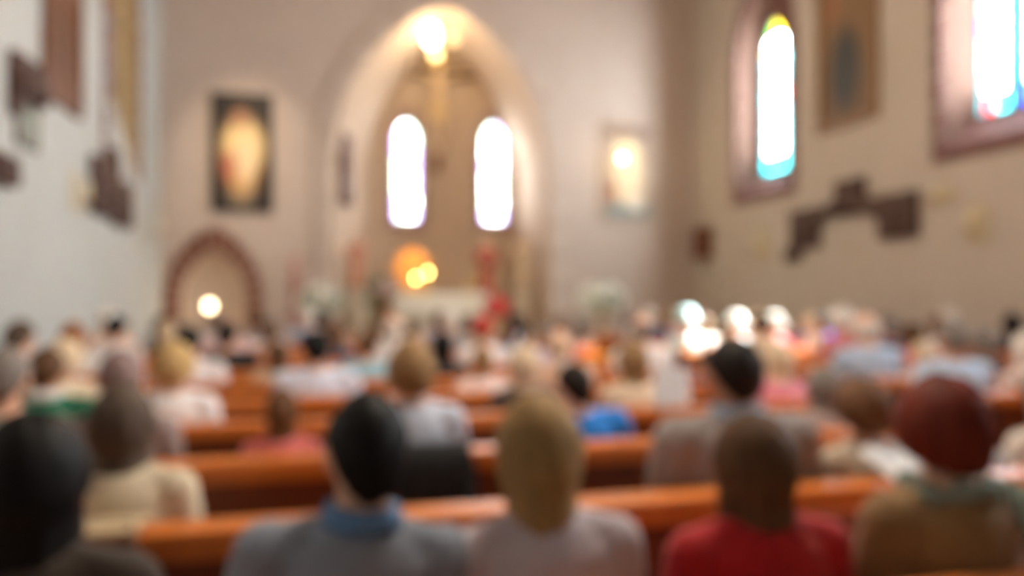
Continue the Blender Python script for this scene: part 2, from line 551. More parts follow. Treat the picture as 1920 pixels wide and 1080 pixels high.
# apse back wall: clipped by the vault profile
cuts = sorted({round(BACK.c - BACK.w * math.cos(math.pi * i / 30), 5) for i in range(31)} | {round(a.c - a.w * math.cos(math.pi * i / 14), 5) for a in AW for i in range(15)})
bm = bmesh.new()
for a, b in zip(cuts, cuts[1:]):
    mid = (a + b) / 2
    h = next((q for q in AW if abs(mid - q.c) < q.w), None)
    def q4(z00, z01, z10, z11):
        bm.faces.new([bm.verts.new((a, YA, z00)), bm.verts.new((b, YA, z10)), bm.verts.new((b, YA, z11)), bm.verts.new((a, YA, z01))])
    if h is None:
        q4(0, BACK.top(a), 0, BACK.top(b))
    else:
        q4(0, h.zb, 0, h.zb); q4(h.top(a), BACK.top(a), h.top(b), BACK.top(b))
struct(mesh_obj('wall_apse_back', bm, M_APSE))
for a in AW:
    lancet_window('window_%d' % k, PF_A, a, 0.14, 0.05, 0.06, [(a.c, 0.27)], 8, GLASS_A, M_REVEAL, mat('apse_band', (0.36, 0.24, 0.19), 0.8, 0.15, 5.0), 0.16); k += 1

# arch moulding of the apse (pale stone band)
trim = struct(empty('trim_1', (2.3, YF, 0)))
off = Vector((2.3, YF, 0))
voussoirs(lambda s, z, d: Vector(PF_F(s, z, d)) - off, APSE, 0.34, 0.55, 0.06, mat('arch_stone', (0.58, 0.485, 0.42), 0.8, 0.04, 3.0), trim, 'stone_block', sill=False)
# niche: brick arch and pale inside
trim = struct(empty('trim_2', (NICHE.c, YF, 0)))
off2 = Vector((NICHE.c, YF, 0))
voussoirs(lambda s, z, d: Vector(PF_F(s, z, d)) - off2, NICHE, 0.30, 0.20, 0.05, M_BRICK, trim, 'brick', sill=False)
bm = bmesh.new()
nin = Arch(NICHE.c, 0.57, 0.0, 1.35, 0.92)
bridge(bm, PF_F, NICHE.outline(14, 6), 0, nin.outline(14, 6), 0.6, close=False)
bm.faces.new([bm.verts.new(PF_F(s, z, 0.6)) for s, z in nin.outline(14, 6)])
struct(mesh_obj('wall_niche', bm, mat('niche_plaster', (0.62, 0.52, 0.45), 0.85, 0.05, 3.0)))
# corner pilaster strip on the left wall
struct(box_obj('trim_3', XL, XL + 0.06, 15.35, 15.98, 0, ZC - 0.01, M_LEFT))

# ------------------------------------------------------------------ unseen fill chandeliers added above the frame to brighten the nave
def fill_chandelier(loc, label, n=6, watts=None, col=(1.0, 0.78, 0.56)):
    t = empty('fill_chandelier', loc)
    bm = bmesh.new(); tube(bm, [(0, 0, 0), (0, 0, ZC - loc[2])], [0.015, 0.015], 8)
    mesh_obj('rod', bm, M_IRON, t)
    bm = bmesh.new()
    for i in range(24):
        a, b = 2 * math.pi * i / 24, 2 * math.pi * (i + 1) / 24
        tube(bm, [(0.5 * math.cos(a), 0.5 * math.sin(a), 0), (0.5 * math.cos(b), 0.5 * math.sin(b), 0)], [0.02, 0.02], 6, 1)
    for i in range(3):
        a = math.pi * i / 3
        tube(bm, [(0.5 * math.cos(a), 0.5 * math.sin(a), 0), (-0.5 * math.cos(a), -0.5 * math.sin(a), 0)], [0.014, 0.014], 6, 1)
    mesh_obj('ring', bm, M_BRASS, t)
    gm = glow('opal_bulb', (1.0, 0.74, 0.48), 9.0)
    for i in range(n):
        a = 2 * math.pi * i / n
        bm = bmesh.new(); ell(bm, (0.5 * math.cos(a), 0.5 * math.sin(a), 0.12), (0.07, 0.07, 0.09))
        mesh_obj('bulb', bm, gm, t, True)
    ld = bpy.data.lights.new('added_fill_light', 'POINT')
    ld.energy = watts or W_FILL; ld.color = col; ld.shadow_soft_size = 0.5
    lo = bpy.data.objects.new('added_fill_light', ld); C.objects.link(lo); lo.parent = t; lo.location = (0, 0, -0.15)
    tag(t, label, 'fill_chandelier', 'added fill lights above the frame')
fill_chandelier((2.4, 10.2, 6.3), 'added unseen brass ring fill light over the front pews')
fill_chandelier((2.4, 5.5, 6.0), 'added unseen brass ring fill light over the middle pews')

fill_chandelier((1.3, 2.8, 4.4), 'added unseen brass ring fill light low over the nearest pews', watts=170, col=(1.0, 0.88, 0.74))

# ------------------------------------------------------------------ pews
def make_pew(x0, x1, y, label):
    t = empty('pew', ((x0 + x1) / 2, y, 0))
    h = (x1 - x0) / 2
    bm = bmesh.new(); box(bm, -h, h, -0.075, 0.055, 0.800, 0.880, 0.022)
    mesh_obj('top_rail', bm, M_PEW, t)
    n = max(2, round(2 * h / 0.9))
    w = 2 * h / n
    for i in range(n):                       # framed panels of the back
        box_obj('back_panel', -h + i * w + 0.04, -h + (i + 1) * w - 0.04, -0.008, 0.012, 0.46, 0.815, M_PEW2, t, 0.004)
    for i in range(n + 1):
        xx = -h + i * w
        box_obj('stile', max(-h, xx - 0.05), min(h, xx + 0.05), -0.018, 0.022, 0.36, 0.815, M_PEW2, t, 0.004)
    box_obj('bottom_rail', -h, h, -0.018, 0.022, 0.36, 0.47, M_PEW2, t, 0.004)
    box_obj('seat', -h, h, 0.02, 0.46, 0.41, 0.45, M_PEW, t, 0.008)
    for s in (-1, 1):
        bm = bmesh.new()
        prof = [(-0.07, 0), (0.46, 0), (0.48, 0.10), (0.44, 0.40), (0.45, 0.52), (0.38, 0.60), (0.24, 0.62), (0.12, 0.68), (0.07, 0.80), (0.07, 0.885), (0.0, 0.92), (-0.07, 0.885)]
        xa, xb = (h, h + 0.045) if s > 0 else (-h - 0.045, -h)
        A = [bm.verts.new((xa, p, z)) for p, z in prof]; B = [bm.verts.new((xb, p, z)) for p, z in prof]
        bm.faces.new(A); bm.faces.new(B)
        for i in range(len(prof)):
            j = (i + 1) % len(prof)
            bm.faces.new((A[i], A[j], B[j], B[i]))
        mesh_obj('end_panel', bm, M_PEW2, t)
    return tag(t, label, 'pew', 'varnished pews of the nave')

PEW_Y = [1.33 + 0.8 * i for i in range(12)]
ORD = ['nearest', 'second', 'third', 'fourth', 'fifth', 'sixth', 'seventh', 'eighth', 'ninth', 'tenth', 'eleventh', 'twelfth']
for i, y in enumerate(PEW_Y):
    make_pew(-2.35, 2.72, y, ('orange varnished pew nearest the camera, left of the aisle' if i == 0 else 'orange varnished pew left of the aisle, %s row from the camera' % ORD[i]))
    if i >= 1:
        make_pew(3.38, 7.3, y + 0.1, 'orange varnished pew right of the aisle, %s row from the camera' % ORD[i])

# ------------------------------------------------------------------ people: prototypes
HEAD_C = Vector((0, 0.015, 1.185))
NECK = Vector((0, 0.0, 1.09))
def head_matrix(turn, nod):
    return (Matrix.Translation(NECK) @ Matrix.Rotation(math.radians(turn), 4, 'Z') @ Matrix.Rotation(math.radians(-nod), 4, 'X')
            @ Matrix.Translation(HEAD_C - NECK))

SEX = {'m': dict(sh=0.185, chest=0.172, depth=0.112, waist=0.155, hip=0.165, arm=1.0),
       'f': dict(sh=0.160, chest=0.150, depth=0.108, waist=0.132, hip=0.172, arm=0.86)}
def torso_secs(p, g=0.0):
    return [(0.455 - g * 0.3, 0, 0.02, p['hip'] * 0.9 + g, 0.125 + g), (0.53, 0, 0.015, p['hip'] + g, 0.135 + g), (0.66, 0, 0.005, p['waist'] + g, 0.108 + g),
            (0.80, 0, 0.0, p['chest'] * 0.98 + g, p['depth'] + g), (0.92, 0, -0.005, p['chest'] + 0.012 + g, p['depth'] + g), (0.99, 0, -0.01, p['chest'] * 0.92 + g, 0.094 + g),
            (1.035, 0, -0.01, p['chest'] * 0.66 + g, 0.074 + g), (1.06, 0, -0.008, 0.078 + g * 0.7, 0.062 + g * 0.7)]
def arm_pts(p, s):
    sh = p['sh']
    return [(s * sh, -0.01, 0.985), (s * (sh + 0.020), 0.0, 0.87), (s * (sh + 0.022), 0.045, 0.735), (s * (sh - 0.02), 0.18, 0.665), (s * 0.115, 0.30, 0.628)]
ARM_R = [0.058, 0.050, 0.041, 0.036, 0.027]
def leg_pts(s):
    return [(s * 0.095, 0.03, 0.535), (s * 0.11, 0.24, 0.535), (s * 0.12, 0.45, 0.515), (s * 0.12, 0.462, 0.30), (s * 0.12, 0.44, 0.09)]
LEG_R = [0.088, 0.076, 0.058, 0.050, 0.036]

def body_mesh(sex, turn, nod):
    p = SEX[sex]
    bm = bmesh.new()
    loft(bm, torso_secs(p) + [(1.09, 0, 0.0, 0.056, 0.058), (1.14, 0, 0.008, 0.054, 0.058)])
    for s in (-1, 1):
        tube(bm, arm_pts(p, s), [r * p['arm'] for r in ARM_R])
        tube(bm, leg_pts(s), LEG_R)
        tube(bm, [(s * 0.12, 0.42, 0.05), (s * 0.125, 0.54, 0.045), (s * 0.13, 0.63, 0.032)], [0.045, 0.042, 0.032])
    M = head_matrix(turn, nod)
    vs_ = ell(bm, (0, 0, 0), (0.076, 0.094, 0.113), None, 28, 20)
    for v in vs_:
        if v.co.z < 0:
            t = -v.co.z / 0.113
            v.co.x *= 1 - 0.28 * t
            v.co.y = v.co.y * (1 - 0.22 * t) + 0.022 * t
        v.co = M @ v.co
    tube(bm, [M @ Vector((0, 0.075, -0.045)), M @ Vector((0, 0.0, -0.075))], [0.030, 0.045])          # jaw
    tube(bm, [M @ Vector((0, 0.090, 0.015)), M @ Vector((0, 0.106, -0.022))], [0.008, 0.013], 8)      # nose
    tube(bm, [M @ Vector((-0.045, 0.075, 0.022)), M @ Vector((0.045, 0.075, 0.022))], [0.014, 0.014], 8)  # brow
    for s in (-1, 1):
        tube(bm, [M @ Vector((s * 0.078, -0.004, 0.018)), M @ Vector((s * 0.076, 0.004, -0.028))], [0.017, 0.012], 10, 3, 0.9, 0.55)
        ell(bm, (s * 0.042, 0.058, -0.025), (0.026, 0.026, 0.024), M)
    me = remeshed(bm, 0.0085, 'body_' + sex, 0.55, 2)
    bm = bmesh.new(); bm.from_mesh(me)
    for f in bm.faces:
        f.material_index = 4 if f.calc_center_median().z < 0.085 else 0
    def island(fn, idx):
        n0 = len(bm.faces)
        fn()
        bm.faces.ensure_lookup_table()
        for f in bm.faces[n0:]:
            f.material_index = idx; f.smooth = True
    for s in (-1, 1):
        island(lambda: ell(bm, (s * 0.031, 0.080, 0.002), (0.013, 0.010, 0.0085), M, 10, 8), 1)
        island(lambda: ell(bm, (s * 0.031, 0.0882, 0.002), (0.0055, 0.003, 0.0055), M, 8, 6), 2)
        # hand: palm, four fingers of unequal length resting on the thigh, thumb from the side
        def hand():
            w = Vector((s * 0.115, 0.30, 0.628)); fdir = Vector((-s * 0.25, 0.95, -0.18)).normalized(); side = Vector((-s * 0.95, -0.25, 0)).normalized()
            up = Vector((0, 0.18, 0.98))
            tube(bm, [w - fdir * 0.01, w + fdir * 0.04, w + fdir * 0.085], [0.026, 0.034, 0.034], 12, 2, 1.15, 0.5)
            for q, L in enumerate((0.066, 0.076, 0.072, 0.056)):
                o = w + fdir * 0.085 + side * (0.030 - 0.020 * q)
                tube(bm, [o, o + fdir * L * 0.5 + up * 0.004, o + fdir * L * 0.8 - up * 0.008, o + fdir * L - up * 0.022], [0.0092, 0.0088, 0.008, 0.007], 7, 2)
            o = w + fdir * 0.025 + side * 0.026
            tube(bm, [o, o + side * 0.022 + fdir * 0.03, o + side * 0.026 + fdir * 0.062], [0.012, 0.0105, 0.0085], 7, 2)
        island(hand, 0)
    island(lambda: tube(bm, [M @ Vector((-0.021, 0.0905, -0.050)), M @ Vector((0, 0.0985, -0.049)), M @ Vector((0.021, 0.0905, -0.050))], [0.005, 0.0075, 0.005], 8, 2), 3)
    bm.to_mesh(me); bm.free()
    for p_ in me.polygons: p_.use_smooth = True
    me.materials.clear()
    for m in (mat('skin_fair', srgb(222, 170, 140), 0.5, 0.05, 30), M_EYEW, M_IRIS, M_LIPS, M_SHOE):
        me.materials.append(m)
    return me

def top_mesh(sex, long_sleeve, g=0.012):
    p = SEX[sex]
    bm = bmesh.new()
    loft(bm, torso_secs(p, g))
    for s in (-1, 1):
        pts = arm_pts(p, s); rr = [r * p['arm'] + g + 0.004 for r in ARM_R]
        if long_sleeve:
            pts = pts[:4] + [tuple(Vector(pts[3]).lerp(Vector(pts[4]), 0.85))]
        else:
            pts = pts[:2] + [tuple(Vector(pts[1]).lerp(Vector(pts[2]), 0.45))]; rr = rr[:2] + [rr[2] + 0.008]
        tube(bm, pts, rr)
        tube(bm, [(s * 0.055, -0.012, 1.045), (s * p['sh'], -0.01, 0.995)], [0.030 + g * 0.5, 0.046 + g * 0.6])
    # wrinkles
    for v in bm.verts:
        n = noise.noise(v.co * 9.0) * 0.006 + noise.noise(Vector((v.co.x * 5, v.co.y * 5, v.co.z * 16))) * 0.004
        d = Vector((v.co.x, v.co.y, 0))
        if d.length > 1e-4: v.co += d.normalized() * n
    return remeshed(bm, 0.013, 'top_' + sex, 1.0, 2)

def bottom_mesh(skirt):
    g = 0.014
    bm = bmesh.new()
    p = SEX['f' if skirt else 'm']
    loft(bm, [(0.45, 0, 0.02, p['hip'] * 0.93 + g, 0.13 + g), (0.53, 0, 0.015, p['hip'] + g, 0.138 + g), (0.63, 0, 0.008, p['waist'] + g + 0.01, 0.113 + g), (0.68, 0, 0.005, p['waist'] + g, 0.108 + g)])
    for s in (-1, 1):
        if skirt:
            tube(bm, leg_pts(s)[:3], [r + g + 0.01 for r in LEG_R[:3]])
        else:
            tube(bm, leg_pts(s), [r + g for r in LEG_R[:4]] + [LEG_R[4] + 0.022])
    if skirt:
        bm2 = [(0.0, 0.12), (0.0, 0.46)]
        tube(bm, [(0, 0.08, 0.53), (0, 0.25, 0.53), (0, 0.47, 0.51)], [0.10, 0.085, 0.070], 14, 3, 1.9, 1.0)
        tube(bm, [(0, 0.47, 0.52), (0, 0.49, 0.38), (0, 0.49, 0.28)], [0.06, 0.055, 0.05], 14, 3, 3.2, 1.0)
    return remeshed(bm, 0.015, 'bottom', 1.0, 1)

def hair_mesh(style):
    """solid shell in head coordinates (face towards +y)"""
    S = dict(t=0.010, back=-42, side=-18, front=38, top=90, L=0.0, laz=100, wob=0.004, flare=0.0, taper=1.0)
    S.update({'short': dict(t=0.013, back=-44, side=4), 'crown': dict(t=0.014, back=-46, side=2), 'ring': dict(t=0.010, back=-42, top=24, front=200),
              'puffy': dict(t=0.030, back=-50, side=-30, front=46, wob=0.009), 'bob': dict(t=0.022, back=-40, side=-30, L=0.075, flare=0.012, laz=112, wob=0.006),
              'long': dict(t=0.018, back=-30, side=-25, L=0.29, laz=112, wob=0.006, flare=0.004), 'gathered': dict(t=0.022, back=-30, side=-25, L=0.27, laz=96, wob=0.006, taper=0.5),
              'bun': dict(t=0.010, back=-44, side=0), 'tail': dict(t=0.012, back=-42, side=0), 'straight': dict(t=0.016, back=-36, side=-25, L=0.13, laz=108, wob=0.003)}[style])
    NA, NE = 44, 12
    rx, ry, rz = 0.076, 0.094, 0.113
    def limit(az):
        a = abs(az)
        if a <= 75: e = S['back'] + (S['side'] - S['back']) * (a / 75) ** 2
        elif a <= 112: e = S['side'] + 6 * (a - 75) / 37
        else: e = S['side'] + 6 + (S['front'] - S['side'] - 6) * min(1, (a - 112) / 26)
        return min(e, 78)
    def pt(az, el, r):
        A, E = math.radians(az), math.radians(el)
        d = Vector((math.sin(A) * math.cos(E), -math.cos(A) * math.cos(E), math.sin(E)))
        w = S['wob'] * (noise.noise(Vector((d.x * 5, d.y * 5, d.z * 2.5)) + Vector((3.1, 1.7, 0))) + 0.5 * math.sin(az * 0.42))
        if r == 0: w = 0
        v = Vector((d.x * (rx + r + w), d.y * (ry + r + w), d.z * (rz + r + w)))
        if v.z < 0:
            tt = -v.z / rz; v.x *= 1 - 0.10 * tt
        return v
    bm = bmesh.new()
    closed_top = S['top'] >= 90
    ring_mode = style == 'ring'
    azs = [-180 + 360 * i / NA for i in range(NA)]
    if ring_mode:
        azs = [-125 + 250 * i / (NA - 1) for i in range(NA)]
    outer, inner = [], []
    for az in azs:
        lo = limit(az) if not ring_mode else (S['back'] + (S['side'] - S['back']) * min(1, abs(az) / 80) ** 2)
        hi = S['top']
        if ring_mode:
            hi = S['top'] - 4 * abs(az) / 125
        co, ci = [], []
        if S['L'] > 0 and abs(az) <= S['laz']:
            n = 8
            base = pt(az, lo, S['t'])
            for q in range(n, 0, -1):
                f = q / n
                k = (1 - (1 - S['taper']) * f)
                wv = 0.006 * math.sin(az * 0.5 + f * 3) 
                p = Vector((base.x * k * (1 + S['flare'] * 8 * f), (base.y - 0.006 * math.sin(f * 3)) * (1 if S['taper'] == 1 else 1.0) - 0.012 * f, base.z - S['L'] * f * (1 - 0.10 * (abs(az) / S['laz']) ** 2) + wv))
                co.append(p)
                ci.append(Vector((p.x * 0.72, p.y * 0.78 if p.y < 0 else p.y, p.z)))
        for e in range(NE + 1):
            el = lo + (hi - lo) * e / NE
            tt = S['t'] * (0.35 if e == 0 and not co else 1.0)
            co.append(pt(az, el, tt)); ci.append(pt(az, el, 0) * 0.93)
        while len(co) < NE + 9:
            co.insert(0, co[0].copy()); ci.insert(0, ci[0].copy())
        outer.append([bm.verts.new(p) for p in co]); inner.append([bm.verts.new(p) for p in ci])
    n = len(outer); m = len(outer[0])
    rng = range(n) if not ring_mode else range(n - 1)
    for i in rng:
        j = (i + 1) % n
        for e in range(m - 1):
            bm.faces.new((outer[i][e], outer[j][e], outer[j][e + 1], outer[i][e + 1]))
            bm.faces.new((inner[i][e], inner[i][e + 1], inner[j][e + 1], inner[j][e]))
        bm.faces.new((outer[i][0], inner[i][0], inner[j][0], outer[j][0]))
        bm.faces.new((outer[i][m - 1], outer[j][m - 1], inner[j][m - 1], inner[i][m - 1]))
    if ring_mode:
        for i in (0, n - 1):
            for e in range(m - 1):
                bm.faces.new((outer[i][e], outer[i][e + 1], inner[i][e + 1], inner[i][e]))
    bmesh.ops.remove_doubles(bm, verts=bm.verts[:], dist=0.0004)
    bmesh.ops.dissolve_degenerate(bm, dist=0.0002, edges=bm.edges[:])
    if style == 'bun':
        ell(bm, (0, -0.105, 0.065), (0.042, 0.040, 0.040))
    if style == 'tail':
        tube(bm, [(0, -0.10, 0.03), (0, -0.135, 0.0), (0, -0.13, -0.10), (0, -0.115, -0.20)], [0.022, 0.032, 0.030, 0.012], 12)
    bmesh.ops.recalc_face_normals(bm, faces=bm.faces[:])
    me = bpy.data.meshes.new('hair_' + style)
    bm.to_mesh(me); bm.free()
    for p in me.polygons: p.use_smooth = True
    return me

CACHE = {}
def cached(key, fn):
    if key not in CACHE: CACHE[key] = fn()
    return CACHE[key]

def hat_mesh():
    bm = bmesh.new()
    lathe(bm, [(0.160, 0.030), (0.165, 0.036), (0.105, 0.052), (0.100, 0.09), (0.088, 0.132), (0.05, 0.15), (0.001, 0.152), (0.001, 0.145), (0.046, 0.143), (0.082, 0.127), (0.094, 0.085), (0.098, 0.044), (0.160, 0.030)], 28)
    for v in bm.verts: v.co.y *= 1.12
    me = bpy.data.meshes.new('hat'); bmesh.ops.recalc_face_normals(bm, faces=bm.faces[:]); bm.to_mesh(me); bm.free()
    for p in me.polygons: p.use_smooth = True
    return me
def cap_mesh():
    bm = bmesh.new()
    lathe(bm, [(0.092, 0.02), (0.097, 0.05), (0.090, 0.095), (0.06, 0.128), (0.001, 0.138), (0.001, 0.13), (0.055, 0.12), (0.084, 0.09), (0.090, 0.05), (0.087, 0.02), (0.092, 0.02)], 24)
    for v in bm.verts: v.co.y *= 1.18
    ell(bm, (0, 0.135, 0.03), (0.07, 0.06, 0.006))
    me = bpy.data.meshes.new('cap'); bmesh.ops.recalc_face_normals(bm, faces=bm.faces[:]); bm.to_mesh(me); bm.free()
    for p in me.polygons: p.use_smooth = True
    return me
def collar_mesh():
    bm = bmesh.new()
    N = 28
    prof = [(0.0, 0.0), (0.004, 0.034), (0.012, 0.036), (0.026, -0.006), (0.020, -0.010)]
    rings = []
    for i in range(N):
        a = math.radians(110 + 320 * i / (N - 1))
        c, s = math.cos(a), math.sin(a)
        rings.append([bm.verts.new(((0.064 + r) * c, -0.004 + (0.066 + r) * s, 1.062 + z - 0.014 * (s > 0) * s)) for r, z in prof])
    for a, b in zip(rings, rings[1:]):
        for j in range(len(prof)):
            k2 = (j + 1) % len(prof)
            bm.faces.new((a[j], a[k2], b[k2], b[j]))
    bm.faces.new(rings[0]); bm.faces.new(rings[-1])
    me = bpy.data.meshes.new('collar'); bmesh.ops.recalc_face_normals(bm, faces=bm.faces[:]); bm.to_mesh(me); bm.free()
    for p in me.polygons: p.use_smooth = True
    return me
def scarf_mesh():
    bm = bmesh.new()
    tube(bm, [(0.095 * math.cos(a), -0.005 + 0.085 * math.sin(a), 1.055 + 0.012 * math.sin(3 * a)) for a in [2 * math.pi * i / 22 for i in range(22)]], [0.026 + 0.005 * math.sin(i * 2.1) for i in range(22)], 10)
    tube(bm, [(0.10, 0.0, 1.05), (0.15, -0.07, 1.03), (0.165, -0.115, 0.96), (0.17, -0.125, 0.86)], [0.028, 0.034, 0.036, 0.034], 10, 3, 1.4, 0.5)
    me = remeshed(bm, 0.008, 'scarf', 1.0, 1)
    return me

HAIRC = dict(black=(12, 10, 10), dark=(34, 26, 21), brown=(92, 64, 40), midbrown=(112, 78, 52), light=(150, 118, 80), blonde=(196, 164, 112), dirty=(158, 126, 82),
             auburn=(108, 38, 20), grey=(128, 120, 114), mauve=(142, 120, 118), white=(226, 220, 212), cream=(222, 200, 168), ginger=(150, 92, 48), greybrown=(88, 74, 62))
SKINC = [(226, 176, 148), (212, 160, 130), (232, 184, 158), (198, 146, 116)]

def person(px, row, topy, hair, hc, top, tc, label, sex='f', turn=0, nod=0, block='l', sleeve='short', collar=None, hat=None, hatc=(240, 238, 228),
           scarf=None, skirt=None, bot=(52, 50, 58), rz=0, wide=1.0, lean=0, dx=0.0):
    py = PEW_Y[row] + (0.1 if block == 'r' else 0.0)
    Y = py + 0.185
    X = x_at(px, Y) + dx
    zt = z_at(px, topy, Y)
    s = (zt - 0.45) / 0.862
    s = max(0.74, min(1.07, s))
    t = empty('person', (X, Y, 0.452 - 0.45 * s), math.radians(rz), s)
    t.scale = (s * wide, s, s)
    i = int(abs(px * 7 + row * 3)) % 4
    skin = mat('skin_%d' % i, srgb(*SKINC[i]), 0.5, 0.05, 30)
    body = link('body', cached(('b', sex, turn, nod), lambda: body_mesh(sex, turn, nod)), None, t)
    body.material_slots[0].link = 'OBJECT'; body.material_slots[0].material = skin
    ck = '_'.join(str(c) for c in tc)
    cloth = mat('cloth_' + ck, srgb(*tc), 0.85, 0.07, 14, sheen=0.2, bump=0.08)
    link(top, cached(('t', sex, sleeve), lambda: top_mesh(sex, sleeve == 'long', 0.018 if sleeve == 'long' else 0.012)), cloth, t)
    sk = (sex == 'f' and int(px) % 3 == 0) if skirt is None else skirt
    link('skirt' if sk else 'trousers', cached(('bt', sk), lambda: bottom_mesh(sk)), mat('cloth_%d_%d_%d' % bot, srgb(*bot), 0.85, 0.07, 14), t)
    M = head_matrix(turn, nod)
    if hair:
        hm = mat('hair_' + hc, srgb(*HAIRC[hc]), 0.6, 0.22, 26, stretch=(1, 1, 0.12), bump=0.25)
        hm.node_tree.nodes['Principled BSDF'].inputs['Specular IOR Level'].default_value = 0.22
        h = link('hair', cached(('h', hair), lambda: hair_mesh(hair)), hm, t)
        h.matrix_local = M
    if collar:
        link('collar', cached('collar', collar_mesh), mat('cloth_%d_%d_%d' % collar, srgb(*collar), 0.85, 0.07, 14), t)
    if scarf:
        link('scarf', cached('scarf', scarf_mesh), mat('cloth_%d_%d_%d' % scarf, srgb(*scarf), 0.9, 0.15, 14), t)
    if hat:
        h = link(hat if hat == 'cap' else 'hat', cached(hat, hat_mesh if hat == 'hat' else cap_mesh), mat('felt_%d_%d_%d' % hatc, srgb(*hatc), 0.8, 0.04, 14), t)
        h.matrix_local = M
    if lean:
        t.rotation_euler[1] = math.radians(lean)
    SEATS.append((block, row, X))
    tag(t, label, 'person', 'seated congregation')
    return t

SEATS = []
P = person
# nearest row
P(52, 0, 782, 'long', 'black', 'cardigan', (58, 46, 38), 'person with long very dark hair, cut by the left edge, nearest the camera', wide=1.06)
P(580, 0, 736, 'crown', 'black', 'shirt', (136, 146, 162), 'person with short black hair thinning on top, grey shirt with blue collar', 'm', turn=12, collar=(92, 132, 178), wide=0.94, lean=5.4)
P(1040, 0, 746, 'gathered', 'dirty', 'blouse', (196, 186, 194), 'person with blonde gathered long hair and pale lilac blouse in the nearest row', turn=-12, lean=-1.6)
P(1422, 0, 780, 'long', 'brown', 'dress', (178, 14, 24), 'person with long brown hair in a bright red dress', wide=1.10, skirt=True, bot=(178, 14, 24))
P(1776, 0, 716, 'puffy', 'auburn', 'jacket', (140, 108, 66), 'person with short auburn hair, olive tan jacket and grey-green scarf', turn=-12, sleeve='long', scarf=(128, 140, 128), wide=1.04)
# second row
P(226, 1, 726, 'bob', 'greybrown', 'blouse', (214, 200, 172), 'person with grey-brown bob in a cream blouse behind the dark-haired one', sleeve='long')
P(1380, 1, 632, 'short', 'dark', 'jacket', (152, 144, 142), 'tall person with short dark hair in a grey jacket with pale blue collar', 'm', sleeve='long', collar=(170, 196, 222), wide=1.1)
P(1624, 1, 716, 'puffy', 'midbrown', 'blouse', (206, 192, 170), 'person with short fluffy brown hair and cream top left of the auburn-haired one')
P(1800, 1, 735, 'short', 'brown', 'shirt', (206, 222, 236), 'person in a pale blue-white shirt hidden behind the auburn-haired one', 'm', dx=-0.02)
P(1975, 1, 690, 'bob', 'grey', 'blouse', (222, 212, 202), 'person in a pale patterned blouse cut by the right edge', sleeve='long')
# third row
P(528, 2, 728, 'straight', 'midbrown', 'top', (226, 122, 120), 'child with straight brown hair and a coral pink top', wide=0.9)
P(772, 2, 646, 'puffy', 'light', 'shirt', (196, 204, 220), 'person with fluffy light brown hair and white-blue shirt behind the black-haired one', sleeve='long')
P(1132, 2, 676, 'short', 'dark', 'shirt', (22, 130, 224), 'person with dark hair in a vivid blue shirt', 'm', turn=12, lean=-7)
P(1190, 3, 642, 'bob', 'light', 'blouse', (228, 208, 182), 'person with tan bob and cream blouse right of the blue shirt')
P(1548, 2, 690, 'bob', 'grey', 'blouse', (176, 152, 146), 'person with grey bob and dusty pink blouse left of the fluffy brown hair')
P(6, 2, 650, 'short', 'grey', 'shirt', (150, 150, 140), 'grey-haired person in a grey-green shirt at the left edge', 'm')
# fourth row
P(1462, 3, 642, 'bob', 'cream', 'blouse', (236, 150, 168), 'person with cream bob and candy pink blouse right of the tall grey jacket', wide=0.95)
P(86, 3, 652, 'short', 'brown', 'vest', (22, 112, 84), 'person in a deep green vest near the left edge', 'm', collar=(226, 230, 228))
P(226, 2, 656, 'short', 'mauve', 'blouse', (150, 134, 132), 'person with mauve-grey hair seen above the grey-brown bob', turn=12)
P(325, 3, 646, 'puffy', 'blonde', 'shirt', (242, 240, 242), 'person with fluffy blonde hair and bright white shirt', sleeve='long')
P(985, 3, 650, 'bob', 'cream', 'cardigan', (86, 70, 62), 'person with cream blonde bob and dark brown cardigan', sleeve='long')
P(1786, 3, 600, 'short', 'grey', 'shirt', (188, 212, 238), 'person with grey hair in a light blue shirt right of the aisle', 'm', turn=-12, block='r', wide=1.08)
P(1930, 3, 625, 'bob', 'white', 'blouse', (226, 206, 198), 'person with white bob and pale pink blouse at the right edge', block='r')
# fifth row
P(595, 4, 620, 'short', 'black', 'shirt', (216, 222, 240), 'person with short black hair in a white-blue shirt, middle left rows', 'm', sleeve='long', wide=1.05)
P(1050, 4, 614, 'ring', 'cream', 'shirt', (214, 180, 156), 'bald person in a beige shirt behind the cream blonde bob', 'm', collar=(230, 214, 200))
P(905, 4, 650, 'short', 'light', 'shirt', (238, 218, 214), 'small person in a pinkish white shirt below the red cap')
P(1330, 4, 672, 'short', 'brown', 'shirt', (38, 42, 96), 'short person in a navy shirt left of the grey jacket', 'm')
P(1626, 4, 584, 'ring', 'white', 'shirt', (172, 190, 212), 'balding white-haired person in a grey-blue shirt right of the aisle', 'm', block='r', wide=1.08, turn=12)
P(1730, 4, 640, 'short', 'cream', 'blouse', (214, 190, 170), 'short person with cream hair between grey-blue and light blue shirts', block='r')
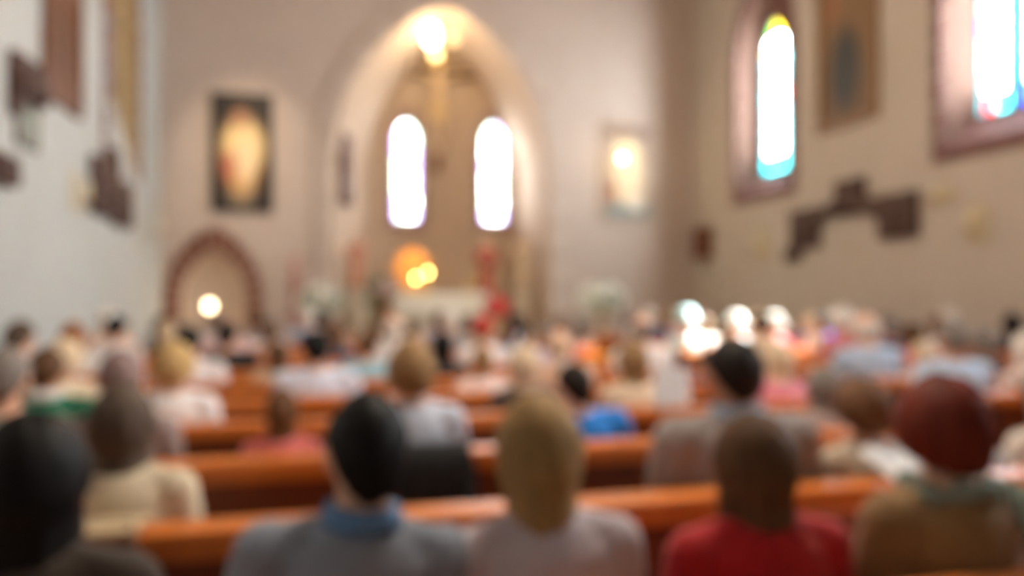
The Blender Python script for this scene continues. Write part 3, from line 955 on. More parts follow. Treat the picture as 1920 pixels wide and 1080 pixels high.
# sixth row
P(35, 5, 600, 'short', 'greybrown', 'shirt', (196, 196, 186), 'person with grey-brown hair against the white wall at the far left', 'm', turn=-12)
P(135, 6, 606, 'long', 'ginger', 'shirt', (232, 232, 230), 'person with long ginger-brown hair and white shirt at the left', sleeve='long')
P(355, 5, 612, 'short', 'black', 'shirt', (240, 236, 240), 'person with short black hair in a white shirt below the niche', 'm', sleeve='long')
P(522, 5, 640, 'straight', 'brown', 'top', (206, 186, 160), 'short person with straight brown hair and beige top', turn=12)
P(690, 5, 620, 'short', 'brown', 'shirt', (150, 196, 212), 'person with brown hair in a pale turquoise shirt', 'm', turn=-12)
P(830, 5, 622, 'long', 'black', 'top', (44, 38, 40), 'person with long black hair and black top left of the white shirts')
P(1452, 7, 592, 'short', 'white', 'blouse', (236, 120, 150), 'person in a white brimmed hat and pink blouse', block='r', hat='hat', wide=0.85)
P(1522, 8, 588, 'bob', 'cream', 'shirt', (92, 110, 176), 'person with cream blonde bob and blue shirt right of the pink blouse', block='r')
P(1836, 5, 622, 'short', 'black', 'shirt', (120, 84, 70), 'person with short black hair and brown shirt near the right wall', 'm', block='r')
P(1712, 5, 606, 'bob', 'brown', 'blouse', (196, 96, 92), 'person with brown bob and brick red blouse right of the aisle', block='r')
# seventh row
P(425, 6, 604, 'short', 'dark', 'jacket', (26, 24, 28), 'person with dark hair in a black jacket right of the niche', 'm', turn=-12, sleeve='long')
P(736, 6, 588, 'ring', 'white', 'shirt', (234, 232, 236), 'bald pink-headed person in a white shirt below the altar', 'm', turn=12, collar=(244, 244, 246))
P(905, 6, 597, 'short', 'light', 'shirt', (246, 240, 240), 'person wearing a red cap and a white shirt', hat='cap', hatc=(200, 20, 30), sleeve='long')
P(1195, 6, 606, 'puffy', 'white', 'blouse', (216, 206, 222), 'person with fluffy white hair and lilac blouse near the aisle')
P(1380, 7, 590, 'short', 'white', 'blouse', (214, 226, 232), 'person in a white brimmed hat and pale blue blouse right of the aisle', block='r', hat='hat')
P(1580, 6, 578, 'puffy', 'white', 'blouse', (206, 120, 120), 'person with fluffy white hair and rose blouse by the right wall', block='r')
P(1900, 6, 588, 'bob', 'dark', 'top', (56, 48, 52), 'person with dark bob and dark top at the right edge', block='r')
# rows near the chancel
P(217, 7, 590, 'bun', 'black', 'blouse', (230, 226, 226), 'person with black hair bun and white blouse far left', turn=-12)
P(505, 7, 606, 'short', 'brown', 'shirt', (190, 140, 116), 'person with brown hair and tan shirt beside the niche arch', 'm')
P(1287, 7, 582, 'puffy', 'white', 'blouse', (200, 226, 226), 'person in a pale cyan brimmed hat beside the aisle', block='r', hat='hat', hatc=(196, 236, 236))
P(620, 8, 604, 'short', 'dark', 'shirt', (186, 186, 182), 'person with dark hair and light grey shirt under the white flowers', 'm')
P(985, 8, 608, 'short', 'black', 'jacket', (34, 34, 42), 'person with black hair and dark jacket right of the altar', 'm', sleeve='long')
P(1660, 8, 588, 'short', 'brown', 'shirt', (180, 92, 80), 'person with brown hair and rust shirt far right rows', 'm', block='r')
P(1320, 8, 592, 'bob', 'light', 'blouse', (214, 200, 190), 'person with light brown bob and ecru blouse in the far right rows', block='r')
P(300, 9, 600, 'bob', 'brown', 'blouse', (170, 160, 130), 'person with brown bob and khaki blouse in the frontmost left rows')
P(770, 9, 604, 'short', 'brown', 'shirt', (206, 190, 170), 'person with brown hair and sand shirt in front of the altar', 'm')
P(1090, 9, 604, 'bob', 'greybrown', 'blouse', (206, 186, 176), 'person with grey-brown bob and blush blouse left of the flower stand')

# the rest of the congregation filling the rows nearer the chancel
def px_of(X, Y):
    return 960 + FPX * math.tan(math.atan2(X, Y) - YAW)
CLOTHES = [('white', (240, 238, 238)), ('peach', (236, 200, 176)), ('pale pink', (238, 206, 206)), ('beige', (214, 194, 164)), ('pale blue', (190, 208, 230)), ('navy', (44, 48, 88)),
           ('cream', (236, 224, 198)), ('rose', (206, 132, 130)), ('grey', (150, 148, 150)), ('lilac', (204, 192, 216)), ('tan', (182, 146, 110)), ('black', (34, 32, 36))]
HAIRS = [('short', 'white', 'short white hair', 'm'), ('bob', 'light', 'light brown bob', 'f'), ('short', 'dark', 'short dark hair', 'm'), ('puffy', 'cream', 'fluffy cream hair', 'f'), ('short', 'brown', 'short brown hair', 'm'),
         ('long', 'midbrown', 'long brown hair', 'f'), ('ring', 'grey', 'balding grey head', 'm'), ('bob', 'black', 'black bob', 'f'), ('puffy', 'grey', 'fluffy grey hair', 'f'), ('tail', 'blonde', 'blonde ponytail', 'f'), ('short', 'grey', 'short grey hair', 'm')]
rnd = random.Random(21)
combos = [(h, c) for h in HAIRS for c in CLOTHES]
rnd.shuffle(combos)
KEEP_FREE = [(1080, 1150, 4, 8)]                 # pew ends that stay visible
for r in range(4, 11):
    for blk, xa, xb in (('l', -2.1, 2.45), ('r', 3.65, 7.0)):
        x = xa + rnd.uniform(0, 0.3)
        while x < xb:
            Y = PEW_Y[r] + 0.185 + (0.1 if blk == 'r' else 0)
            p = px_of(x, Y)
            free = all(not (b == blk and q == r and abs(x - X) < 0.53) for b, q, X in SEATS)
            if free and -40 < p < 1960 and rnd.random() < (0.62 if r < 6 else 0.8) and not any(a < p < b and r0 <= r <= r1 for a, b, r0, r1 in KEEP_FREE):
                (st, hc, hn, sx), (cn, cc) = combos.pop()
                zt = rnd.uniform(1.19, 1.31) if sx == 'm' else rnd.uniform(1.16, 1.26)
                P(p, r, HORIZON + (CAM_H - zt) * ppm(p, Y), st, hc, 'shirt' if sx == 'm' else 'blouse', cc,
                  'person with %s in a %s %s, %s row %s of the aisle' % (hn, cn, 'shirt' if sx == 'm' else 'blouse', ORD[r], 'left' if blk == 'l' else 'right'),
                  sx, turn=rnd.choice((0, 0, 12, -12)), block=blk, sleeve=rnd.choice(('short', 'long')), wide=0.97)
                x += 0.54
            else:
                x += 0.12 if not free else 0.5

# ------------------------------------------------------------------ things on the walls
def paint_mat(name, bgc, blobs, rough=0.45):
    """flat painting: soft ellipses (cx, cz, rx, rz, colour, softness) over a ground, in object x/z metres"""
    m = bpy.data.materials.new(name); m.use_nodes = True
    nt = m.node_tree; b = nt.nodes['Principled BSDF']; b.inputs['Roughness'].default_value = rough
    tc = nt.nodes.new('ShaderNodeTexCoord'); nz = nt.nodes.new('ShaderNodeTexNoise'); nz.inputs['Scale'].default_value = 7
    nt.links.new(tc.outputs['Object'], nz.inputs['Vector'])
    mixv = nt.nodes.new('ShaderNodeMixRGB'); mixv.inputs[0].default_value = 0.06
    nt.links.new(tc.outputs['Object'], mixv.inputs[1]); nt.links.new(nz.outputs['Color'], mixv.inputs[2])
    prev = None
    rgb = nt.nodes.new('ShaderNodeRGB'); rgb.outputs[0].default_value = (*bgc, 1); prev = rgb.outputs[0]
    for cx, cz, rx, rz, col, soft in blobs:
        mp = nt.nodes.new('ShaderNodeMapping'); mp.vector_type = 'POINT'
        mp.inputs['Location'].default_value = (-cx / rx, 0, -cz / rz); mp.inputs['Scale'].default_value = (1 / rx, 0.0, 1 / rz)
        nt.links.new(mixv.outputs[0], mp.inputs[0])
        ln = nt.nodes.new('ShaderNodeVectorMath'); ln.operation = 'LENGTH'; nt.links.new(mp.outputs[0], ln.inputs[0])
        mr = nt.nodes.new('ShaderNodeMapRange'); mr.interpolation_type = 'SMOOTHSTEP'
        mr.inputs[1].default_value = 1 - soft; mr.inputs[2].default_value = 1 + soft; mr.inputs[3].default_value = 1; mr.inputs[4].default_value = 0
        nt.links.new(ln.outputs['Value'], mr.inputs[0])
        mx = nt.nodes.new('ShaderNodeMixRGB'); mx.inputs[2].default_value = (*col, 1)
        nt.links.new(mr.outputs[0], mx.inputs[0]); nt.links.new(prev, mx.inputs[1]); prev = mx.outputs[0]
    nt.links.new(prev, b.inputs['Base Color'])
    return m

def framed_picture(name, centre, w, h, rz, canvas_mat, frame_mat, label, fw=0.09):
    """local x across, y out of the wall is -y, z up; rz turns it to its wall"""
    t = empty(name, centre, rz)
    bm = bmesh.new(); box(bm, -w / 2 + fw * 0.6, w / 2 - fw * 0.6, -0.03, -0.012, -h / 2 + fw * 0.6, h / 2 - fw * 0.6)
    mesh_obj('canvas', bm, canvas_mat, t)
    for x0, x1, z0, z1 in ((-w / 2, w / 2, h / 2 - fw, h / 2), (-w / 2, w / 2, -h / 2, -h / 2 + fw), (-w / 2, -w / 2 + fw, -h / 2 + fw, h / 2 - fw), (w / 2 - fw, w / 2, -h / 2 + fw, h / 2 - fw)):
        box_obj('frame_bar', x0, x1, -0.07, -0.004, z0, z1, frame_mat, t, 0.012)
    return tag(t, label, 'painting')

RZ_R, RZ_L = math.radians(-90), math.radians(90)    # picture fronts face into the nave
# front wall, left: dark ground with a glowing robed figure
x0, x1 = x_at(396, YF), x_at(512, YF)
z0, z1 = z_at(455, 398, YF), z_at(455, 176, YF)
w, h = x1 - x0, z1 - z0
framed_picture('painting', ((x0 + x1) / 2, YF, (z0 + z1) / 2), w, h, 0,
    paint_mat('painting_glowing_figure', (0.018, 0.012, 0.012),
              [(0.03, 0.0, 0.38, 0.80, (0.14, 0.07, 0.035), 0.4), (0.02, -0.75, 0.24, 0.36, (0.20, 0.17, 0.13), 0.5), (0.03, -0.1, 0.30, 0.66, (0.75, 0.42, 0.16), 0.35), (0.05, 0.15, 0.36, 0.46, (1.0, 0.74, 0.36), 0.4),
               (-0.20, -0.22, 0.12, 0.26, (0.62, 0.20, 0.12), 0.5), (0.10, -0.1, 0.15, 0.42, (1.0, 0.80, 0.50), 0.5), (0.0, 0.66, 0.13, 0.18, (0.45, 0.22, 0.12), 0.4)]),
    mat('dark_frame', (0.03, 0.022, 0.018), 0.4, 0.2, 8), 'tall dark painting of a glowing robed figure above the brick niche')
# front wall, right: pale figure
x0, x1 = x_at(1128, YF), x_at(1226, YF)
z0, z1 = z_at(1176, 412, YF), z_at(1176, 232, YF)
framed_picture('painting', ((x0 + x1) / 2, YF, (z0 + z1) / 2), x1 - x0, z1 - z0, 0,
    paint_mat('painting_pale_figure', (0.42, 0.32, 0.24),
              [(0.0, 0.85, 0.70, 0.16, (0.26, 0.17, 0.12), 0.3), (0.0, -0.2, 0.36, 0.75, (0.78, 0.62, 0.40), 0.4), (0.0, 0.35, 0.26, 0.30, (0.85, 0.68, 0.36), 0.4), (-0.35, -0.45, 0.13, 0.36, (0.35, 0.16, 0.09), 0.5),
               (0.05, -0.78, 0.62, 0.16, (0.22, 0.27, 0.26), 0.3), (0.2, -0.62, 0.16, 0.16, (0.85, 0.74, 0.60), 0.5)]),
    mat('pale_gilt_frame', (0.50, 0.38, 0.27), 0.45, 0.15, 8), 'pale painting of a light-robed figure right of the apse arch', 0.06)
# right wall between the windows
ya, yb = y_on(1536, XR), y_on(1650, XR)
zc0, zc1 = 4.07, 7.3
framed_picture('painting', (XR, (ya + yb) / 2, (zc0 + zc1) / 2), ya - yb, zc1 - zc0, RZ_R,
    paint_mat('painting_dark_robe', (0.17, 0.095, 0.045),
              [(0.0, 0.3, 0.56, 1.25, (0.24, 0.14, 0.065), 0.4), (0.0, -0.62, 0.34, 0.62, (0.035, 0.04, 0.045), 0.35), (0.02, 0.75, 0.22, 0.20, (0.50, 0.22, 0.10), 0.5), (-0.3, 0.4, 0.16, 0.25, (0.34, 0.15, 0.07), 0.5)]),
    mat('brown_gilt_frame', (0.27, 0.15, 0.065), 0.45, 0.2, 8), 'tall brown painting of a dark-robed figure between the right wall windows', 0.12)
# left wall
ya, yb = y_on(147, XL), y_on(76, XL)
framed_picture('painting', (XL, (ya + yb) / 2, 3.72 + 1.6), ya - yb, 3.2, RZ_L,
    paint_mat('painting_left_brown', (0.16, 0.058, 0.026),
              [(0.0, 0.2, 0.4, 1.1, (0.20, 0.075, 0.03), 0.5), (0.0, -0.7, 0.3, 0.5, (0.12, 0.045, 0.02), 0.4)]),
    mat('left_frame', (0.15, 0.055, 0.025), 0.5, 0.2, 8), 'tall reddish brown painting high on the white left wall', 0.12)

# carved stations of the cross: each a group of joined wooden relief panels
def station(wall, panels, bars, label):
    """panels: (px0, px1, py0, py1, depth) read off the wall plane; wall 'r' or 'l'"""
    X = XR if wall == 'r' else XL
    sg = -1 if wall == 'r' else 1
    conv = []
    for a, b, c, d, dep in panels:
        y0, y1 = y_on(a, X), y_on(b, X)
        pm = (a + b) / 2; ym = (y0 + y1) / 2
        conv.append((min(y0, y1), max(y0, y1), z_at(pm, d, ym), z_at(pm, c, ym), dep))
    cy = sum((q[0] + q[1]) / 2 for q in conv) / len(conv); cz = sum((q[2] + q[3]) / 2 for q in conv) / len(conv)
    t = empty('station_relief', (X, cy, cz))
    for k, (y0, y1, za, zb, dep) in enumerate(conv):
        lo, hi = sorted((0.004 * sg, dep * sg))
        p = box_obj('relief_panel', lo, hi, y0 - cy, y1 - cy, za - cz, zb - cz, M_DARKWOOD, t, 0.012)
        # carved figures standing proud of the panel
        for f in range(2):
            yy = (y0 + (y1 - y0) * (0.32 + 0.36 * f)) - cy; hh = (zb - za)
            bm = bmesh.new()
            tube(bm, [(dep * sg, yy, za - cz + hh * 0.15), (dep * sg, yy + 0.02, za - cz + hh * 0.55)], [min(0.09, (y1 - y0) * 0.14, dep * 0.8), min(0.06, (y1 - y0) * 0.10, dep * 0.6)], 10)
            ell(bm, (dep * sg, yy + 0.02, za - cz + hh * 0.72), (0.045, 0.045, 0.06))
            mesh_obj('carved_figure', bm, M_DARKWOOD, p, True)
    for (i, j, th) in bars:
        a, b = conv[i], conv[j]
        bm = bmesh.new()
        tube(bm, [((th + 0.006) * sg, (a[0] + a[1]) / 2 - cy, (a[2] + a[3]) / 2 - cz), ((th + 0.006) * sg, (b[0] + b[1]) / 2 - cy, (b[2] + b[3]) / 2 - cz)], [th, th], 8)
        mesh_obj('cross_beam', bm, M_DARKWOOD, t)
    return tag(t, label, 'relief', 'carved wooden stations')
station('r', [(1488, 1540, 392, 466, 0.10), (1572, 1626, 336, 404, 0.10), (1656, 1726, 362, 446, 0.12), (1474, 1506, 468, 490, 0.07)], [(0, 1, 0.10), (1, 2, 0.13)],
        'dark wooden relief of three joined panels on the right wall')
station('l', [(166, 205, 300, 405, 0.12), (205, 238, 340, 425, 0.10), (196, 212, 278, 330, 0.09)], [(0, 1, 0.10)], 'dark carved relief on the left wall beside the brown painting')
station('l', [(12, 24, 95, 215, 0.10), (24, 72, 118, 190, 0.12), (-24, 14, 290, 345, 0.12)], [(0, 1, 0.10)], 'dark carved relief high at the left edge of the white wall')
# grey-green glazed plaque under the edge relief
ya, yb = y_on(66, XL), y_on(27, XL)
t = empty('glazed_plaque', (XL, (ya + yb) / 2, 3.4))
zt, zb = z_at(44, 195, (ya + yb) / 2), z_at(44, 278, (ya + yb) / 2)
t.location.z = (zt + zb) / 2
box_obj('plaque_glass', 0.02, 0.035, yb - t.location.y + 0.03, ya - t.location.y - 0.03, zb - t.location.z + 0.03, zt - t.location.z - 0.03, mat('grey_green_glass', (0.30, 0.36, 0.33), 0.15, 0.2, 5), t)
for z_, n_ in ((zb - t.location.z, 0), (zt - t.location.z - 0.04, 1)):
    box_obj('plaque_frame', 0.003, 0.045, yb - t.location.y, ya - t.location.y, z_, z_ + 0.04, M_DARKWOOD, t, 0.005)
for y_ in (yb - t.location.y, ya - t.location.y - 0.04):
    box_obj('plaque_frame', 0.003, 0.045, y_, y_ + 0.04, zb - t.location.z, zt - t.location.z, M_DARKWOOD, t, 0.005)
tag(t, 'small framed grey-green plaque under the relief at the left edge', 'plaque')

# wooden box on the right wall near the corner
yy = y_on(1326, XR); zz = z_at(1326, 456, yy)
t = empty('wall_cabinet', (XR, yy, zz))
box_obj('body', -0.22, -0.003, -0.28, 0.28, -0.34, 0.34, M_WOOD, t, 0.015)
d_ = box_obj('door', -0.24, -0.22, -0.23, 0.23, -0.29, 0.29, mat('red_brown_wood', (0.15, 0.05, 0.03), 0.5, 0.2, 5), t, 0.006)
bm = bmesh.new(); ell(bm, (-0.25, 0.17, 0), (0.02, 0.02, 0.02)); mesh_obj('knob', bm, M_BRASS, d_, True)
tag(t, 'small red-brown wooden cabinet on the right wall near the corner', 'cabinet')

# candle sconces
def sconce(wall, px, py, hpx, label):
    X = XR if wall == 'r' else XL
    sg = -1 if wall == 'r' else 1
    y = y_on(px, X); pm = ppm(px, y); z = z_at(px, py, y); h = hpx / pm
    t = empty('candle_sconce', (X, y, z))
    box_obj('back_plate', min(0.003 * sg, 0.03 * sg), max(0.003 * sg, 0.03 * sg), -0.16, 0.16, -h / 2, h / 2, mat('pale_gilt', (0.60, 0.52, 0.34), 0.6, 0.1, 6), t, 0.008)
    bm = bmesh.new(); tube(bm, [(0.03 * sg, 0, -h * 0.3), (0.15 * sg, 0, -h * 0.34), (0.16 * sg, 0, -h * 0.2)], [0.014, 0.014, 0.014], 8)
    mesh_obj('arm', bm, M_BRASS, t, True)
    bm = bmesh.new(); lathe(bm, [(0.02, 0), (0.07, 0.02), (0.075, 0.03), (0.02, 0.03)], 16, (0.16 * sg, 0, -h * 0.2)); mesh_obj('drip_pan', bm, M_BRASS, t, True)
    bm = bmesh.new(); lathe(bm, [(0.03, 0.03), (0.03, 0.03 + h * 0.45), (0.01, 0.035 + h * 0.45)], 14, (0.16 * sg, 0, -h * 0.2)); mesh_obj('candle', bm, M_WAX, t, True)
    return tag(t, label, 'sconce', 'candle sconces along the walls')
sconce('l', 140, 362, 74, 'pale candle sconce left of the carved relief on the left wall')
sconce('l', 284, 424, 60, 'pale candle sconce on the left wall beside the corner')
sconce('r', 1432, 456, 60, 'pale candle sconce below the right wall lancet window')
sconce('r', 1838, 420, 70, 'pale candle sconce on the right wall at the far right')
sconce('r', 1770, 366, 34, 'small pale candle sconce right of the three-panel relief')

# ------------------------------------------------------------------ chancel things
GZ = 0.45
# altar
ax0, ax1 = x_at(742, 15.0), x_at(908, 15.0)
t = empty('altar', ((ax0 + ax1) / 2, 15.0, GZ)); aw = (ax1 - ax0) / 2
box_obj('base', -aw + 0.2, aw - 0.2, -0.3, 0.3, 0.001, 0.88, M_STONE, t, 0.02)
box_obj('table_top', -aw, aw, -0.42, 0.42, 0.88, 0.98, M_STONE, t, 0.015)
bm = bmesh.new()
n = 40
for sgn, drop in ((-1, 0.42), (1, 0.3)):
    rows_ = []
    for j in range(6):
        f = j / 5
        rows_.append([bm.verts.new((-aw - 0.01 + (2 * aw + 0.02) * i / n, sgn * (0.43 + 0.012 * f * math.sin(i * 0.9)), 0.985 - drop * f)) for i in range(n + 1)])
    for a, b in zip(rows_, rows_[1:]):
        for i in range(n): bm.faces.new((a[i], a[i + 1], b[i + 1], b[i]))
box(bm, -aw - 0.01, aw + 0.01, -0.43, 0.43, 0.981, 0.990)
mesh_obj('altar_cloth', bm, M_LINEN, t)
tag(t, 'stone altar covered with a white cloth in front of the apse', 'altar')

def candlestick(x, y, z, h, label, lit=True, r=0.028, flame=1.0):
    t = empty('altar_candle', (x, y, z))
    bm = bmesh.new(); lathe(bm, [(0.07, 0.0), (0.075, 0.015), (0.03, 0.04), (0.018, 0.10), (0.03, 0.13), (0.016, 0.17), (0.05, 0.2), (0.05, 0.21), (0.01, 0.21)], 16)
    mesh_obj('holder', bm, M_GOLD, t, True)
    bm = bmesh.new(); lathe(bm, [(r, 0.21), (r, 0.21 + h), (r * 0.4, 0.215 + h)], 14); mesh_obj('wax', bm, M_WAX, t, True)
    if lit:
        bm = bmesh.new(); lathe(bm, [(0.004, 0.22 + h), (0.02 * flame, 0.245 + h), (0.014 * flame, 0.28 + h), (0.002, 0.32 + h)], 10)
        mesh_obj('flame', bm, glow('candle_flame', (1.0, 0.66, 0.18), 22.0), t, True)
    return tag(t, label, 'candle', 'candles on the altar')
candlestick(x_at(802, 14.9), 14.9, GZ + 0.991, 0.12, 'lit candle on the altar in front of the golden disc, right one', flame=1.6)
candlestick(x_at(780, 14.85), 14.85, GZ + 0.991, 0.02, 'lit candle on the altar in front of the golden disc, left one', flame=1.6)
candlestick(x_at(880, 14.95), 14.95, GZ + 0.991, 0.1, 'unlit candle at the right end of the altar', False)

# tabernacle stand with golden sunburst behind the altar
tx = x_at(774, 17.2)
t = empty('tabernacle', (tx, 17.2, GZ))
box_obj('stand', -0.5, 0.5, -0.3, 0.3, 0.001, 0.95, M_STONE, t, 0.02)
box_obj('shrine', -0.34, 0.34, -0.22, 0.22, 0.951, 1.12, M_GOLD, t, 0.02)
bm = bmesh.new()
R0 = 0.43
disc = [bm.verts.new((R0 * (1.0 if i % 2 else 0.88) * math.cos(2 * math.pi * i / 48), -0.02, 1.54 + R0 * (1.0 if i % 2 else 0.88) * math.sin(2 * math.pi * i / 48))) for i in range(48)]
disc2 = [bm.verts.new(v.co + Vector((0, 0.05, 0))) for v in disc]
bm.faces.new(disc); bm.faces.new(disc2)
for i in range(48): bm.faces.new((disc[i], disc[(i + 1) % 48], disc2[(i + 1) % 48], disc2[i]))
mesh_obj('sunburst', bm, mat('orange_gilding', (0.95, 0.42, 0.10), 0.45, 0.1, 8, metal=0.25), t)
bm = bmesh.new(); bmesh.ops.create_cone(bm, cap_ends=True, segments=32, radius1=0.2, radius2=0.2, depth=0.04, matrix=Matrix.Translation((0, -0.045, 1.54)) @ Matrix.Rotation(math.pi / 2, 4, 'X'))
mesh_obj('centre_boss', bm, M_GOLD, t)
tag(t, 'golden orange sunburst tabernacle behind the altar', 'tabernacle')
ld = bpy.data.lights.new('tabernacle_lamp', 'SPOT'); ld.energy = 90; ld.color = (1.0, 0.60, 0.30); ld.spot_size = math.radians(26); ld.spot_blend = 0.5; ld.shadow_soft_size = 0.06
lt = empty('tabernacle_spot', (tx + 0.1, 15.9, 3.35))
bm = bmesh.new(); tube(bm, [(0, 0, 0.0), (0, -0.12, 0.12)], [0.05, 0.04], 12); mesh_obj('lamp_can', bm, M_IRON, lt)
bm = bmesh.new(); tube(bm, [(0, -0.1, 0.1), (0, -0.1, 3.3)], [0.006, 0.006], 6); mesh_obj('cable', bm, M_IRON, lt)
tag(lt, 'small black spot lamp aimed at the golden tabernacle', 'spot lamp')
lo = bpy.data.objects.new('tabernacle_lamp', ld); C.objects.link(lo); lo.parent = lt; lo.location = (0, 0.06, -0.06)
lo.rotation_euler = (Vector((tx, 17.2, 1.99)) - Vector((tx + 0.1, 15.96, 3.29))).to_track_quat('-Z', 'Y').to_euler()

# crucifix high on the apse wall
cx = x_at(820, YA); zc = z_at(820, 138, YA)
t = empty('crucifix', (cx, YA, zc))
box_obj('upright', -0.10, 0.10, -0.10, -0.004, -2.35, 0.42, M_WOOD, t, 0.015)
box_obj('crossbeam', -0.98, 0.98, -0.105, -0.006, -0.13, 0.13, mat('cross_wood', (0.10, 0.045, 0.018), 0.6, 0.2, 4), t, 0.015)
bm = bmesh.new()
loft(bm, [(-0.95, 0, -0.2, 0.13, 0.09), (-0.75, 0.02, -0.2, 0.15, 0.10), (-0.55, 0.01, -0.2, 0.12, 0.085), (-0.30, 0, -0.2, 0.17, 0.10), (-0.12, 0, -0.2, 0.18, 0.09), (-0.04, 0, -0.2, 0.08, 0.06), (0.04, 0, -0.21, 0.05, 0.05)])
ell(bm, (0.03, -0.23, 0.12), (0.085, 0.10, 0.125))
for s_ in (-1, 1):
    tube(bm, [(s_ * 0.15, -0.2, -0.13), (s_ * 0.45, -0.18, -0.02), (s_ * 0.80, -0.15, 0.03)], [0.065, 0.05, 0.035])
    ell(bm, (s_ * 0.86, -0.14, 0.035), (0.07, 0.03, 0.045))
    for q in range(4): tube(bm, [(s_ * 0.90, -0.15, 0.01 + 0.018 * q), (s_ * 0.96, -0.16, 0.012 + 0.018 * q)], [0.009, 0.008], 6)
    tube(bm, [(s_ * 0.07, -0.2, -0.92), (s_ * 0.10, -0.28, -1.35), (s_ * 0.05, -0.18, -1.78)], [0.095, 0.07, 0.045])
    tube(bm, [(s_ * 0.05, -0.18, -1.78), (s_ * 0.03, -0.25, -1.92)], [0.045, 0.035])
mesh_c = remeshed(bm, 0.018, 'corpus', 1.0, 1)
link('corpus', mesh_c, mat('carved_corpus', (0.68, 0.50, 0.32), 0.6, 0.08, 6), t)
bm = bmesh.new(); loft(bm, [(-1.12, 0, -0.21, 0.19, 0.13), (-1.0, 0, -0.2, 0.18, 0.12), (-0.86, 0.01, -0.2, 0.165, 0.115)]); mesh_obj('loincloth', bm, mat('gilded_cloth', (0.75, 0.56, 0.28), 0.5, 0.1, 8), t, True)
box_obj('title_board', -0.2, 0.2, -0.125, -0.10, 0.20, 0.36, M_GOLD, t, 0.01)
for s_ in (-1, 1):
    bm = bmesh.new(); ell(bm, (s_ * 0.98, -0.055, 0), (0.12, 0.06, 0.18)); mesh_obj('gilded_end', bm, M_GOLD, t, True)
tag(t, 'large wooden crucifix with carved figure between the apse windows', 'crucifix')

# pendant lamp in the apse vault
lx, ly = x_at(812, 16.6), 16.6
t = empty('pendant_lamp', (lx, ly, 6.55))
bm = bmesh.new(); tube(bm, [(0, 0, 0.1), (0, 0, 0.72)], [0.012, 0.012], 8); mesh_obj('rod', bm, M_BRASS, t)
bm = bmesh.new(); lathe(bm, [(0.04, 0.5), (0.14, 0.46), (0.16, 0.42), (0.02, 0.44)], 18); mesh_obj('crown', bm, M_BRASS, t, True)
gl = glow('lamp_globe', (1.0, 0.80, 0.46), 14.0)
bm = bmesh.new(); ell(bm, (-0.04, 0, 0.42), (0.15, 0.15, 0.22)); mesh_obj('globe', bm, gl, t, True)
bm = bmesh.new(); ell(bm, (0.06, 0, 0.02), (0.10, 0.10, 0.10)); mesh_obj('globe', bm, glow('lamp_globe_small', (1.0, 0.72, 0.30), 4.0), t, True)
bm = bmesh.new(); ell(bm, (0.44, 0, 0.42), (0.13, 0.13, 0.17)); mesh_obj('shade', bm, glow('lamp_shade_amber', (1.0, 0.68, 0.34), 0.9), t, True)
bm = bmesh.new(); tube(bm, [(0, 0, 0.55), (0.44, 0, 0.58)], [0.012, 0.012], 8); mesh_obj('arm', bm, M_BRASS, t)
ld = bpy.data.lights.new('pendant_light', 'POINT'); ld.energy = W_APSE; ld.color = (1.0, 0.74, 0.44); ld.shadow_soft_size = 0.25
lo = bpy.data.objects.new('pendant_light', ld); C.objects.link(lo); lo.parent = t; lo.location = (0.05, -0.35, 0.2)
tag(t, 'glowing pendant lamp with globes in the apse vault', 'lamp')

# lamp in front of the right painting, lamp in the niche
def globe_lamp(x, y, z, r, label, watts, stand_z=None):
    t = empty('globe_lamp', (x, y, z))
    bm = bmesh.new(); ell(bm, (0, 0, 0), (r, r, r * 1.15)); mesh_obj('globe', bm, glow('small_globe', (1.0, 0.80, 0.48), 5.5), t, True)
    if stand_z is not None:
        bm = bmesh.new(); lathe(bm, [(0.13, stand_z - z), (0.13, stand_z - z + 0.03), (0.02, stand_z - z + 0.06), (0.018, -r * 0.9), (0.06, -r * 0.9), (0.06, -r * 0.75)], 16); mesh_obj('stand', bm, M_BRASS, t, True)
    else:
        bm = bmesh.new(); tube(bm, [(0, 0, -r * 0.9), (0, 0.04, -r * 2.2), (0, YF - y - 0.08, -r * 2.4)], [0.014, 0.014, 0.014], 8); mesh_obj('bracket', bm, M_BRASS, t, True)
    ld = bpy.data.lights.new('globe_light', 'POINT'); ld.energy = watts; ld.color = (1.0, 0.74, 0.46); ld.shadow_soft_size = r
    lo = bpy.data.objects.new('globe_light', ld); C.objects.link(lo); lo.parent = t; lo.location = (0, -r * 1.6, 0)
    return tag(t, label, 'lamp', 'small glowing lamps')
globe_lamp(x_at(1167, 15.6), 15.6, z_at(1167, 297, 15.6), 0.06, 'small round glowing lamp in front of the pale painting', 8)
globe_lamp(x_at(393, 15.75), 15.75, z_at(393, 574, 15.75), 0.085, 'round glowing lamp standing in the brick niche', 7, GZ + 0.002)

# spot lamps on ceiling rods for the painting, one added to brighten the altar
def ceiling_spot(x, y, z, target, watts, size, label, col=(1.0, 0.80, 0.56)):
    t = empty('ceiling_spot', (x, y, z))
    d = (Vector(target) - Vector((x, y, z))).normalized()
    bm = bmesh.new(); tube(bm, [d * -0.12, d * 0.10], [0.06, 0.07], 14, 1); mesh_obj('lamp_can', bm, M_IRON, t)
    bm = bmesh.new(); tube(bm, [(0, 0, 0), (0, 0, ZC - z)], [0.012, 0.012], 8); mesh_obj('rod', bm, M_IRON, t)
    ld = bpy.data.lights.new('ceiling_spot_light', 'SPOT'); ld.energy = watts; ld.color = col; ld.spot_size = size; ld.spot_blend = 1.0; ld.shadow_soft_size = 0.06
    lo = bpy.data.objects.new('ceiling_spot_light', ld); C.objects.link(lo); lo.parent = t; lo.location = d * 0.19
    lo.rotation_euler = d.to_track_quat('-Z', 'Y').to_euler()
    return tag(t, label, 'spot lamp', 'spot lamps under the ceiling')
pxl = x_at(454, YF)
